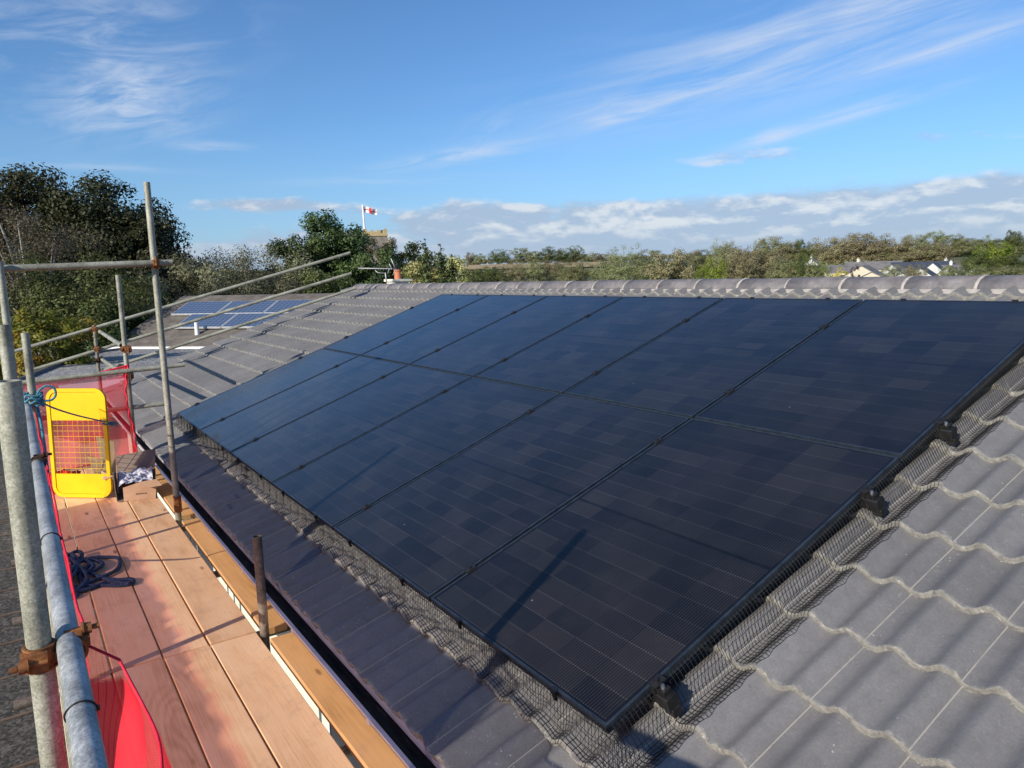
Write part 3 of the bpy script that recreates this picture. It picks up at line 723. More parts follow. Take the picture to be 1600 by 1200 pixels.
tube_thing('scaffold_standard', (2.3, outer, -2.9), (2.3, outer, 1.56), 'tall upright tube at the left edge holding the high cross tube', 'scaffold tube', SG)
tube_thing('scaffold_standard', (2.70, -1.311, -2.9), (2.70, -1.309, 1.083), 'short pale upright tube behind the blue rope knot', 'scaffold tube', SG)
tube_thing('scaffold_standard', (-0.15, outer, -2.9), (-0.15, outer, 0.55), 'upright tube at the outer far corner of the red netting', 'scaffold tube', SG)
# handrail
b = MB(); b.tube((2.62, -1.345, 0.60), (6.05, -1.345, 0.60), TR, n=28, wall=.004); b.tube((6.052, -1.345, 0.60), (9.6, -1.345, 0.60), TR, n=28, wall=.004)
tag(b.build('guard_rail', M['rail']), 'galvanised guard rail running along the left side of the boards', 'guard rail')
tube_thing('guard_rail', (2.3, -1.345, 0.02), (9.6, -1.345, 0.02), 'lower guard rail behind the red netting under the top rail', 'guard rail')
tube_thing('cross_tube', (2.245, -2.6, 1.475), (2.245, -0.30, 1.545), 'high horizontal cross tube clamped to the tallest upright at upper left', 'scaffold tube')
tube_thing('ledger_tube', (-0.16, -1.6, 0.445), (-0.06, 0.13, 0.512), 'cross tube resting over the roof edge with a white rimmed open end', 'scaffold tube')
tube_thing('ledger_tube', (-0.25, -1.6, 0.06), (-0.12, -0.05, 0.10), 'lower cross tube behind the red netting near the roof edge', 'scaffold tube')
# gable rails and their posts
GX0, GX1 = -3.62, -3.08
def gp(u, v, x): return tuple(px_x(u, v, x))
GRP = 'sloping rails up the gable end'
tube_thing('gable_rail', gp(10, 552.6, -3.75), gp(547, 395, -3.08), 'topmost of the three sloping tubes rising along the far end of the roof', 'scaffold tube', GRP)
tube_thing('gable_rail', gp(44, 580, -3.72), gp(549, 427, -3.08), 'middle of the three sloping tubes rising along the far end of the roof', 'scaffold tube', GRP)
tube_thing('gable_rail', gp(160, 579, -3.62), gp(556, 450, -3.06), 'lowest of the three sloping tubes just above the far tiles', 'scaffold tube', GRP)
tube_thing('scaffold_standard', (-3.62, -0.40, -2.9), gp(147, 508, -3.60), 'short far upright tube with rusty clamps below the dark trees', 'scaffold tube', SG, 'rusty_tube')
tube_thing('brace_tube', gp(156, 518, -3.5), gp(190, 540, -0.35), 'upper short tube bracing the far post to the netting corner upright', 'scaffold tube', 'brace tubes')
tube_thing('brace_tube', gp(160, 562, -3.5), gp(196, 586, -0.35), 'lower short tube bracing the far post to the netting corner upright', 'scaffold tube', 'brace tubes')
# couplers
def coupler(p, label, axis_a=(0, 0, 1), axis_b=(1, 0, 0), off=(0, 0.05, 0), mat='rust', s=1.0):
    """double coupler: a forged band round each tube, hinge lug, swing bolt with nut"""
    p = Vector(p); A = Vector(axis_a).normalized(); B = Vector(axis_b).normalized(); off = Vector(off)
    t = empty('scaffold_coupler', p, label, 'coupler', 'scaffold clamps')
    toC = Vector(tuple(CP)) - p
    for c, ax in ((p, A), (p + off, B)):
        h = 0.021 * s; t_ = TR + 0.0045
        front = (toC - ax * toC.dot(ax)).normalized(); side = ax.cross(front).normalized()
        if side.dot(off) > 0: side = -side
        if ax == B: side = -side
        b = MB(); b.tube(c - ax * h, c + ax * h, t_, n=24, wall=0.004)
        for e_ in (-1, 1): b.tube(c + ax * e_ * h * .93 - ax * .0025, c + ax * e_ * h * .93 + ax * .0025, t_ + .0028, n=24, wall=0.006)
        Rm = Matrix((side, front, ax)).transposed()
        b.box(c + front * (t_ + .003) + side * .004, (0.034, 0.009, h * 1.7), rot=Rm, ch=.002)
        b.box(c + front * (t_ * .55) + side * (t_ * .9), (0.02, 0.024, h * 1.5), rot=Rm, ch=.003)
        b.box(c - off.normalized() * 0 - front * (t_ * .2) - side * (t_ + .004), (0.014, 0.026, h * 1.4), rot=Rm, ch=.003)
        b.build('band', M[mat], t)
        b = MB(); r0 = c + front * (t_ + .0085)
        n_ = 9
        b.tube(r0 - side * .012, r0 + side * .056, 0.0052, n=8)
        for k_ in range(n_): q = r0 + side * (.043 + .0015 * k_); b.tube(q, q + side * .0017, 0.0064, n=8)
        b.tube(r0 + side * .026, r0 + side * .041, 0.0125, n=6); b.tube(r0 + side * .022, r0 + side * .026, 0.015, n=12)
        b.build('bolt', M[mat], t)
    return t
coupler((6.652, outer + .003, 0.585), 'rusty clamp joining the nearest upright to the guard rail at lower left', off=(0, 0.058, 0), s=1.25)
coupler((4.652, outer, 0.60), 'dark rusty clamp on the guard rail beside the top of the yellow gate', off=(0, 0.058, 0), mat='darkrust')
coupler((2.205, inner, 1.53), 'orange rusty clamp high on the tallest upright where the cross tube meets it', axis_b=(0, 1, 0), off=(0.05, 0, 0.005))
coupler((-0.12, inner, 0.72), 'orange rusty clamp on the netting corner upright in front of the gravel roof', axis_b=(0, 1, 0), off=(0.05, 0.02, 0), s=1.6)
coupler((-0.14, inner, 0.44), 'dark clamp under the red netting corner', axis_b=(0, 1, 0), off=(0.05, 0.02, 0), mat='darkrust', s=1.4)
pg = gp(147, 514, -3.60); coupler(pg, 'clamp at the top of the far short post', axis_b=(0, 1, 0.3), off=(0.05, 0, 0), mat='rust', s=1.5)
pg = gp(151, 545, -3.60); coupler(pg, 'clamp halfway down the far short post', axis_b=(0, 1, 0.3), off=(0.05, 0, 0), mat='rust', s=1.5)
pg = gp(153, 563, -3.60); coupler(pg, 'lowest dark clamp on the far short post', axis_b=(1, 0, 0), off=(0.0, 0.05, 0), mat='darkrust', s=1.5)
# rust sleeve on tallest standard near the boards
b = MB(); b.tube((2.237, inner, -0.44), (2.236, inner, -0.31), TR + 0.006, n=20, wall=0.006); b.box((2.262, inner - .012, -0.375), (0.03, 0.03, 0.12))
tag(b.build('scaffold_coupler', M['rust']), 'rusty brown sleeve clamp low on the tallest upright beside the plank', 'coupler', 'scaffold clamps')
for tx_, tl in ((5.86, 'thin black cable tie round the guard rail beside the rope heap'), (6.98, 'thin black cable tie round the guard rail below the large rusty clamp')):
    b = MB(); P = []
    for i in range(24):
        a = 2 * PI * i / 24; P.append((tx_ + .008 * math.sin(a), -1.345 + (TR + .002) * math.cos(a), .60 + (TR + .002) * math.sin(a)))
    b.path(P + [P[0]], .0018, n=5); b.box((tx_, -1.318, .60), (.008, .007, .008)); tag(b.build('cable_tie', M['blackplastic']), tl, 'cable tie')
# transoms below the boards
TX = [(-0.35, 'far end of the boards'), (0.95, 'yellow gate'), (2.33, 'foot of the tallest upright'), (3.45, 'rope coil'), (4.5, 'board ends joint'), (5.75, 'near boards'), (6.9, 'bottom edge of the picture'), (8.2, 'photographer')]
for tx, wh in TX:
    tube_thing('transom_tube', (tx, -1.55, -0.566), (tx, -0.14, -0.566), 'cross tube under the boards below the ' + wh, 'scaffold tube', 'cross tubes under the boards', 'rusty_tube')
# boards
BD = 'scaffold boards forming the walkway'
rows = [(-0.4505, -0.6875, 'innermost row'), (-0.693, -0.9125, 'second row from the roof'), (-0.9165, -1.1425, 'third row from the roof'), (-1.1475, -1.368, 'outermost row')]
segs = {0: [(-0.4, 0.66, 'far'), (0.672, 4.578, 'long middle'), (4.590, 8.48, 'near'), (8.49, 10.2, 'hindmost')], 1: [(-0.4, 0.66, 'far'), (0.668, 4.574, 'long middle'), (4.592, 8.48, 'near'), (8.49, 10.2, 'hindmost')],
        2: [(-0.4, 2.03, 'far'), (2.045, 4.570, 'middle'), (4.588, 8.48, 'near'), (8.49, 10.2, 'hindmost')], 3: [(-0.4, 2.06, 'far'), (2.07, 4.566, 'middle'), (4.584, 8.48, 'near'), (8.49, 10.2, 'hindmost')]}
rb = random.Random(21)
for i, (ya, yb, rn) in enumerate(rows):
    for (xa, xb, sn) in segs[i]:
        dz = rb.uniform(-.002, .003); sk = rb.uniform(-.0015, .0015)
        b = MB(); b.box((0, 0, 0), (xb - xa, ya - yb - .003, 0.038), ch=0.004, rot=Matrix.Rotation(sk * .4, 3, 'Z'))
        o = b.build('scaffold_board', M['board']); o.location = ((xa + xb) / 2, (ya + yb) / 2, -0.519 + dz)
        tag(o, '%s pine scaffold board in the %s' % (sn, rn), 'scaffold board', BD)
for xa, xb, sn in ((-0.6, 2.16, 'far'), (2.30, 4.58, 'middle'), (4.70, 8.6, 'near')):
    b = MB(); b.box((0, 0, 0), (xb - xa, 0.128, 0.036), ch=0.004)
    o = b.build('inner_plank', M['plank']); o.location = ((xa + xb) / 2, -0.348, -0.522)
    tag(o, sn + ' narrow ochre plank lying between the boards and the gutter', 'plank', 'narrow planks beside the gutter')

# ------------------------------------------------ red netting
def sheet(name, fn, nu, nv, mat, label, cat, dense=None, uvs=(1, 1), tint=None):
    P = []; D = []; T = []
    for i in range(nu + 1):
        for j in range(nv + 1):
            u, v = i / nu, j / nv
            P.append(tuple(fn(u, v))); D.append(dense(u, v) if dense else 0.0); T.append(tint(u, v) if tint else 0.5)
    F = [(i * (nv + 1) + j, (i + 1) * (nv + 1) + j, (i + 1) * (nv + 1) + j + 1, i * (nv + 1) + j + 1) for i in range(nu) for j in range(nv)]
    me = bpy.data.meshes.new(name); me.from_pydata(P, [], F); me.materials.append(mat)
    me.polygons.foreach_set('use_smooth', [True] * len(F))
    uvl = me.uv_layers.new(name='UVMap')
    for p in me.polygons:
        for li in p.loop_indices:
            vi = me.loops[li].vertex_index; i, j = divmod(vi, nv + 1)
            uvl.data[li].uv = (i / nu * uvs[0], j / nv * uvs[1])
    a = me.attributes.new('dense', 'FLOAT', 'POINT'); a.data.foreach_set('value', D)
    a = me.attributes.new('pink', 'FLOAT', 'POINT'); a.data.foreach_set('value', T)
    o = bpy.data.objects.new(name, me); COL.objects.link(o)
    if label: tag(o, label, cat)
    return o
ties = [1.35, 2.75, 4.65, 6.62, 8.6]
def net_top(x):
    for a, b_ in zip(ties[:-1], ties[1:]):
        if a <= x <= b_:
            t = (x - a) / (b_ - a); return 0.56 - 0.07 * (4 * t * (1 - t)) ** 0.6 * (3.0 if b_ > 6.7 else 1.0), t, b_
    return 0.5, 0, 0
def net_side(u, v):
    x = 1.36 + (9.5 - 1.36) * u
    zt, t, bb = net_top(min(max(x, 1.38), 8.59))
    z = zt + (-0.47 - zt) * v
    y = -1.306 - 0.05 * v
    bul = 0.0
    if bb > 6.7 and t > 0:
        bul = 0.115 * math.exp(-((t - 0.12) / 0.14) ** 2) * math.exp(-((v - 0.12) / 0.25) ** 2) + 0.012 * math.exp(-((t - 0.5) / 0.35) ** 2) * (1 - v)
    y += bul + (0.016 * math.sin(x * 14 + v * 7 + 2 * math.sin(v * 9)) * math.sin(v * 6 + x * 5) + 0.008 * math.sin(x * 43 - v * 21)) * (1.7 if bb > 6.7 else .25) * (1 - v) * min(1, v * 6) + 0.010 * math.sin(x * 9 + v * 4) * (0.2 + v) * (1 - v * .5) + 0.006 * math.sin(x * 31 + v * 9) * v
    return (x, y, z + 0.006 * math.sin(x * 22))
def net_dense(u, v):
    x, y, z = net_side(u, v)
    if z < -0.255: return .50 if x < 6.9 else .22
    if 0.09 < z < 0.455 + .014 * math.sin(u * 60) + .010 * math.sin(u * 171): return .93 if x < 6.7 else .44  # near-opaque band shaped to cast the dark strip of shade along the eaves
    return 0.0
def net_tint(u, v):
    return 1.0 if net_side(u, v)[2] < -0.24 else 0.0
no = sheet('debris_net', net_side, 340, 56, M['net'], 'red debris netting hanging under the galvanised guard rail along the boards', 'netting', net_dense, (8.1 * 1.5, 1.5), net_tint)
b = MB(); b.path([net_side(i / 240, 0.0) for i in range(241)], 0.0035, n=6)
b.build('hem', M['redcloth'], no)
# far end net
def net_end(u, v):
    y = -1.40 + (1.40 - 0.40) * u
    x = -0.10 - 0.06 * (1 - u)
    zt = 0.44 + 0.11 * u - 0.03 * math.sin(PI * u)
    z = zt + (-0.47 - zt) * v
    x += 0.035 * math.sin(u * 7 + v * 5) * (v * (1 - v) * 4) ** .6 + 0.012 * math.sin(u * 26 + v * 3) * v
    if v > 0.35: x += 0.0
    y += -0.06 * math.sin(PI * min(1, v * 1.5)) * (u > 0.8) * (u - 0.8) * 4
    return (x, y, z)
ne = sheet('debris_net', net_end, 60, 50, M['net'], 'red debris netting stretched across the far end of the walkway behind the yellow gate', 'netting', lambda u, v: 0.36 + (0.2 if v < 0.06 else 0) + (0.14 if v > 0.6 else 0) + (.25 if u > .96 else 0) + (.15 if abs(v - .47) < .03 else 0), (3, 3))
b = MB(); b.path([net_end(i / 40, 0.0) for i in range(41)], 0.009, n=6); b.path([Vector(net_end(0.985, i / 40)) + Vector((0, .008 * math.sin(i * 1.1), 0)) for i in range(41)], 0.010, n=6, rad=[.005 + .004 * abs(math.sin(i * .7)) for i in range(41)]); b.build('hem', M['redcloth'], ne)

# ------------------------------------------------ yellow gate
def rrect(w, h, r, n=8):
    pts = []
    for cx, cy, a0 in ((w - r, h - r, 0), (r, h - r, 90), (r, r, 180), (w - r, r, 270)):
        for i in range(n + 1):
            a = R(a0 + 90 * i / n); pts.append((cx + r * math.cos(a), cy + r * math.sin(a)))
    return pts
gate = empty('safety_gate', (1.245, -0.80, -0.5), 'bright yellow scaffold safety gate with wire grid standing open on the boards', 'gate')
gd = Vector((-0.66, -0.75, 0.0)).normalized(); gu = Vector((0.01, 0.03, 1)).normalized(); gn = gd.cross(gu).normalized()
go_ = Vector((1.245, -0.79, -0.49)); W_, H_ = 0.565, 0.985
def gpt(a, b_, c=0): return go_ + gd * a + gu * b_ + gn * c
b = MB()
rp = rrect(W_, H_, 0.10); ip = rrect(W_ - 0.064, H_ - 0.064, 0.07); n = len(rp)
ip = [(a + 0.032, c + 0.032) for a, c in ip]
for z0, z1 in ((-0.012, 0.012),):
    P = [gpt(a, c, z0) for a, c in rp] + [gpt(a, c, z1) for a, c in rp] + [gpt(a, c, z0) for a, c in ip] + [gpt(a, c, z1) for a, c in ip]
    F = []
    for i in range(n):
        j = (i + 1) % n
        F += [(i, j, n + j, n + i), (2 * n + j, 2 * n + i, 3 * n + i, 3 * n + j), (n + i, n + j, 3 * n + j, 3 * n + i), (j, i, 2 * n + i, 2 * n + j)]
    b.add(P, F)
b.build('frame', M['yellow'], gate)
def quadp(x0, x1, y0, y1, th=0.004, c=0.0):
    q = MB(); q.add([gpt(x0, y0, c - th), gpt(x1, y0, c - th), gpt(x1, y1, c - th), gpt(x0, y1, c - th), gpt(x0, y0, c + th), gpt(x1, y0, c + th), gpt(x1, y1, c + th), gpt(x0, y1, c + th)],
        [(0, 3, 2, 1), (4, 5, 6, 7), (0, 1, 5, 4), (1, 2, 6, 5), (2, 3, 7, 6), (3, 0, 4, 7)]); return q
quadp(0.0325, W_ - 0.0325, 0.70, H_ - 0.034).build('upper_plate', M['yellow'], gate)
quadp(0.0325, W_ - 0.0325, 0.034, 0.215).build('toe_plate', M['yellow'], gate)
b = MB()
for i in range(1, 10): a = 0.032 + (W_ - 0.064) * i / 10; b.tube(gpt(a, 0.215), gpt(a, 0.70), 0.0017, n=6)
for i in range(1, 10): c = 0.215 + 0.485 * i / 10; b.tube(gpt(0.032, c, .002), gpt(W_ - 0.032, c, .002), 0.0017, n=6)
b.build('wire_grid', M['yellow'], gate)
b = MB(); b.path([gpt(W_ - 0.04, H_ - 0.075, .014), gpt(W_ - 0.075, H_ - 0.045, .02), gpt(W_ - 0.12, H_ - 0.06, .02), gpt(W_ - 0.10, H_ - 0.11, .014)], 0.008, n=8); b.build('handle', M['yellow'], gate)

# plywood / cardboard offcuts and red sack behind the gate
def slab(pts, th, n, mat, name, label, cat):
    nn_ = Vector(n).normalized() * th; q = [Vector(p) for p in pts]; k = len(q)
    b = MB(); b.add(q + [p + nn_ for p in q], [tuple(range(k - 1, -1, -1)), tuple(range(k, 2 * k))] + [(i, (i + 1) % k, (i + 1) % k + k, i + k) for i in range(k)])
    return tag(fix_normals(b.build(name, mat)), label, cat)
slab([px_x(158, 768, 0.98), px_x(136, 711, 0.96), px_x(170, 722, 0.96), px_x(182, 768, 0.98)], 0.012, (-1, 0, 0.1), M['ply'], 'plywood_offcut', 'pale plywood offcut leaning low behind the yellow gate grid', 'board')
slab([px_x(157, 718, 0.72), px_x(150, 681, 0.70), px_x(168, 688, 0.70), px_x(178, 690, 0.70), px_x(181, 724, 0.72), px_x(184, 772, 0.75), px_x(166, 771, 0.75)], 0.012, (-1, 0, 0.1), M['ply'], 'plywood_offcut', 'taller pale plywood offcut standing behind the right side of the yellow gate', 'board')
slab([px_x(168, 699, 0.66), px_x(167, 688, 0.66), px_x(176, 694, 0.66), px_x(177, 702, 0.66)], 0.03, (-1, 0, 0.1), M['yellow'], 'yellow_block', 'small yellow plastic block on top of the plywood behind the gate', 'block')
b = MB(); rr = random.Random(4)
for q in range(1):
    P = []; nu, nv = 16, 10
    c0 = Vector(px_z(100, 752, -0.40))
    for i in range(nu):
        for j in range(nv + 1):
            a = 2 * PI * i / nu; e = PI * j / nv - PI / 2; k = 1 + 0.22 * math.sin(3 * a + 2 * j) + rr.uniform(-.08, .08)
            P.append(c0 + Vector((0.16 * k * math.cos(e) * math.cos(a), 0.17 * k * math.cos(e) * math.sin(a), 0.09 * k * math.sin(e))))
    b.add(P, [(i * (nv + 1) + j, ((i + 1) % nu) * (nv + 1) + j, ((i + 1) % nu) * (nv + 1) + j + 1, i * (nv + 1) + j + 1) for i in range(nu) for j in range(nv)], 0, True)
tag(b.build('red_sack', M['redplastic']), 'crumpled red plastic sack lying behind the gate grid', 'sack')

# ------------------------------------------------ cardboard box
box = empty('cardboard_box', (1.30, -0.60, -0.5), 'open brown cardboard box with torn flaps lying beside the yellow gate', 'box')
B0 = Vector((1.28, -0.60, -0.497)); ang = R(-8)
bx = Vector((math.cos(ang), math.sin(ang), 0)); by = Vector((-math.sin(ang), math.cos(ang), 0)); bz = Vector((0, 0, 1))
def bp(a, c, d): return B0 + bx * a + by * c + bz * d
def panelq(pts, th=0.004):
    q = [Vector(p) for p in pts]; nrm = (q[1] - q[0]).cross(q[-1] - q[0]).normalized() * th; k = len(q)
    b = MB(); b.add(q + [p + nrm for p in q], [tuple(range(k)), tuple(range(2 * k - 1, k - 1, -1))] + [(i, i + k, (i + 1) % k + k, (i + 1) % k) for i in range(k)]); return b
# back wall with raised flap, left wall bowed, front wall slumped outward with print
panelq([bp(-.12, -.15, 0), bp(-.12, .16, 0), bp(-.13, .165, .20), bp(-.13, -.145, .20)]).build('side_panel', M['card_in'], box)
panelq([bp(-.132, -.145, .203), bp(-.132, .165, .203), bp(-.19, .185, .37), bp(-.185, .02, .355), bp(-.18, -.14, .345)]).build('flap', M['card_in'], box)
panelq([bp(.13, -.155, 0), bp(-.12, -.155, 0), bp(-.13, -.155, .20), bp(.02, -.17, .24), bp(.10, -.165, .12)]).build('side_panel', M['card_in'], box)
panelq([bp(-.13, -.157, .20), bp(-.10, -.27, .24), bp(-.02, -.25, .17), bp(.02, -.172, .205)]).build('flap', M['card'], box)
panelq([bp(-.12, .165, 0), bp(.15, .165, 0), bp(.14, .165, .13), bp(-.13, .168, .20)]).build('side_panel', M['card_in'], box)
fp = panelq([bp(.20, .15, .0), bp(.155, -.10, .0), bp(.12, -.10, .115), bp(.14, .03, .15), bp(.17, .17, .165)]).build('front_panel', M['card'], box)
panelq([bp(.14, .03, .153), bp(.17, .17, .168), bp(.235, .21, .12), bp(.21, .10, .11)]).build('flap', M['card'], box)
panelq([bp(-.12, -.15, .002), bp(.15, -.15, .002), bp(.15, .16, .002), bp(-.12, .16, .002)]).build('base', M['card_in'], box)
b = MB(); o_ = bp(.2045, .0, 0); 
e1 = (bp(.20, .15, 0) - bp(.155, -.10, 0)).normalized(); e2 = (bp(.13, -.04, .13) - bp(.168, -.03, .0)).normalized(); en = e1.cross(e2).normalized()
if en.x < 0: en = -en
oo = bp(.166, -.04, .0) + e2 * .05 + en * .007
for k_, gl_ in enumerate('GEORGE'):
    pass
for k_ in range(5):   # five small unreadable stamped characters
    c_ = oo + e1 * (0.018 * k_ + .045)
    b.add([c_, c_ + e1 * .011, c_ + e1 * .011 + e2 * .010, c_ + e2 * .010, c_ + e1 * .0035 + e2 * .003, c_ + e1 * .0075 + e2 * .003, c_ + e1 * .0075 + e2 * .007, c_ + e1 * .0035 + e2 * .007],
          [(0, 1, 5, 4), (1, 2, 6, 5), (2, 3, 7, 6), (3, 0, 4, 7)])
b.build('print', M['ink'], box)
# sack stuffed in the box
def crumple(u, v):
    a = bp(-.11 + .20 * u, -.13 + .27 * v, .10)
    from mathutils import noise as mn
    h = .07 * (1 - u) + .05 * mn.ridged_multi_fractal(Vector((u * 2.3, v * 2.1, 3.3)), 1.0, 2.2, 4, 1.0, 2.0) - .03
    h += 0 * .016 * abs(math.sin(v * 11 + u * 5)) + .014 * abs(math.sin(u * 15 - v * 9)) + .008 * math.sin(u * 31 + v * 27)
    return a + bz * h
sheet('plastic_sack', crumple, 30, 30, M['bag'], 'crumpled grey white plastic sack stuffed in the cardboard box', 'sack')

# ------------------------------------------------ ropes
def smooth_path(pts, m_=10):
    pts = [Vector(p) for p in pts]; out = []
    for i in range(len(pts) - 1):
        p0 = pts[max(i - 1, 0)]; p1 = pts[i]; p2 = pts[i + 1]; p3 = pts[min(i + 2, len(pts) - 1)]
        for k in range(m_):
            t = k / m_
            out.append(0.5 * ((2 * p1) + (-p0 + p2) * t + (2 * p0 - 5 * p1 + 4 * p2 - p3) * t * t + (-p0 + 3 * p1 - 3 * p2 + p3) * t ** 3))
    out.append(pts[-1]); return out
def resample(pts, ds):
    out = [pts[0]]; acc = 0
    for a, b_ in zip(pts[:-1], pts[1:]):
        L = (b_ - a).length
        while acc + L >= ds:
            t = (ds - acc) / L; a = a + (b_ - a) * t; out.append(a.copy()); L = (b_ - a).length; acc = 0
        acc += L
    return out
def rope_into(b, pts, r=0.008, ds=0.006, pitch=0.045):
    c = resample(smooth_path(pts), ds); N = len(c); U = None; strands = [[], [], []]
    for i, p in enumerate(c):
        d = (c[min(i + 1, N - 1)] - c[max(i - 1, 0)]).normalized()
        if U is None: U = frame_of(d)[0]
        U = (U - d * U.dot(d)).normalized(); Vv = d.cross(U)
        for k in range(3):
            a = 2 * PI * (i * ds / pitch + k / 3); strands[k].append(p + (U * math.cos(a) + Vv * math.sin(a)) * r * 0.52)
    for s_ in strands: b.path(s_, r * 0.56, n=5)
b = MB(); rr = random.Random(8)
c0 = Vector((3.22, -1.12, -0.485))
def cp_(u, v, h): q = px_z(u, v, -0.5 + h); return Vector(q)
loops = [[(96, 925, .02), (100, 880, .05), (118, 862, .05), (128, 868, .04), (112, 900, .03), (108, 930, .02), (135, 912, .02), (180, 892, .02), (187, 876, .012), (178, 871, .012), (140, 873, .03), (105, 890, .05), (98, 915, .03),
          (112, 918, .02), (150, 915, .012), (190, 915, .012), (207, 911, .012), (205, 905, .012), (175, 906, .012), (150, 899, .02), (118, 882, .04), (104, 868, .05), (98, 885, .04), (120, 895, .03), (150, 890, .03), (160, 880, .03), (138, 874, .04), (115, 880, .05),
          (100, 905, .05), (108, 922, .04), (128, 915, .02), (125, 900, .03), (140, 880, .04), (122, 872, .05), (103, 878, .06), (96, 900, .06), (104, 925, .03), (140, 920, .018), (170, 909, .014), (204, 912, .022)],
         [(100, 870, .07), (112, 866, .07), (122, 880, .06), (110, 905, .06), (98, 893, .07), (106, 872, .08), (124, 885, .06), (136, 905, .03), (116, 925, .03), (100, 912, .06), (112, 890, .07), (130, 876, .05), (146, 884, .04), (132, 896, .035), (106, 884, .07), (96, 912, .05), (110, 934, .02), (122, 928, .02)]]
for lp in loops: rope_into(b, [cp_(u, v, h) for u, v, h in lp], 0.0135, 0.008, 0.055)
tag(b.build('rope_coil', M['rope_navy']), 'loose heap of dark blue rope lying on the boards beside the guard rail', 'rope')
# pale blue rope tied round the post, with a loop, a tail to the gate and a length hanging down
b = MB(); K = Vector((2.74, -1.315, 0.645))
wr = []
for i in range(34):
    a = i * 0.72; wr.append(K + Vector((0.036 * math.cos(a), 0.05 * math.sin(a) + .01, -0.045 + 0.0028 * i + 0.01 * math.sin(i * 2.3))))
rope_into(b, wr, 0.008, 0.007, 0.04)
lpx = [(56, 628), (60, 612), (72, 603), (84, 606), (87, 617), (80, 625), (66, 626), (56, 624)]
rope_into(b, [Vector(px_x(u, v, 2.76)) for u, v in lpx], 0.008, 0.006, 0.04)
hang = [(58, 632, 2.76), (62, 650, 2.9), (66, 672, 3.1), (71, 705, 3.3), (75, 740, 3.5), (77, 765, 3.6), (84, 800, 3.6), (89, 828, 3.5), (94, 850, 3.45), (104, 866, 3.1)]
rope_into(b, [Vector(px_x(u, v, x_)) for u, v, x_ in hang], 0.0085, 0.007, 0.045)
rope_into(b, [K + Vector((0.0, 0.03, 0)), Vector(px_x(80, 636, 2.4)), Vector(px_x(120, 649, 1.8)), Vector(px_x(160, 658, 1.30)), Vector(px_x(167, 658, 1.25)), Vector(px_x(166, 664, 1.22)), Vector(px_x(160, 661, 1.29)), Vector(px_x(168, 664, 1.28))], 0.0065, 0.006, 0.035)
rp_ = b.build('tied_rope', M['rope_blue']); tag(rp_, 'faded blue rope knotted round the post and stretched to the yellow gate', 'rope')
b = MB(); rr = random.Random(2)
for i in range(34):
    a0 = Vector(px_x(166, 661, 1.27)); d = Vector((rr.uniform(-.02, .02), rr.uniform(.055, .10), rr.uniform(-.05, .01)))
    b.path([a0, a0 + d * .5 + Vector((0, 0, rr.uniform(-.01, .012))), a0 + d], 0.0014, n=4)
b.build('frayed_end', M['rope_blue'], rp_)

# ================================================================== GROUND AND NEAR SURROUNDINGS
b = MB(); rs = [0, 5, 12, 25, 40, 60, 90, 120, 150, 190, 220, 250, 280, 310, 330, 350, 375, 400, 430, 470, 510, 550, 600, 650, 700, 800, 900, 1100, 1500, 2200, 3000, 6000]; na = 96
P = [(CP[0], CP[1], -2.9)]
for r_ in rs[1:]:
    for i in range(na):
        a = 2 * PI * i / na; P.append((CP[0] + r_ * math.cos(a), CP[1] + r_ * math.sin(a), ground_z(r_) + (0.4 * math.sin(a * 9 + r_ * .01) * min(1, max(0, (r_ - 150) / 200)))))
F = [(0, 1 + i, 1 + (i + 1) % na) for i in range(na)]
for k in range(len(rs) - 2):
    for i in range(na):
        a = 1 + k * na + i; c = 1 + k * na + (i + 1) % na; F.append((a, a + na, c + na, c))
b.add(P, F, 0, True); tag(b.build('ground', M['ground']), kind='structure')
b = MB(); b.add([(-30, -9, -2.88), (12, -9, -2.88), (12, 0.1, -2.88), (-30, 0.1, -2.88)], [(0, 1, 2, 3)])
pv = tag(b.build('paving', M['paving']), kind='structure')
b = MB()
for k in range(-8, 13): b.box((-0.95 + 0.95 * k + .02, -4.45, -2.872), (0.03, 9.0, 0.012))
b.build('paving_joint', M['joint'], pv)
def arc_patch(name, a0, a1, r0, r1, mat, lift=0.5):
    P = []; n = 24; mm = 6
    for i in range(n + 1):
        for j in range(mm + 1):
            a = R(a0 + (a1 - a0) * i / n); r_ = r0 + (r1 - r0) * j / mm
            P.append((CP[0] + r_ * math.cos(a), CP[1] + r_ * math.sin(a), ground_z(r_) + lift))
    b = MB(); b.add(P, [(i * (mm + 1) + j, (i + 1) * (mm + 1) + j, (i + 1) * (mm + 1) + j + 1, i * (mm + 1) + j + 1) for i in range(n) for j in range(mm)], 0, True)
    return tag(b.build(name, mat), kind='structure')
arc_patch('stubble_field', 137, 152, 395, 545, M['stubble'], 0.9)
arc_patch('pasture', 122, 133, 300, 390, M['stubble'], 0.7)
arc_patch('pasture', 109, 116.5, 430, 640, M['grassfar'], 0.9)

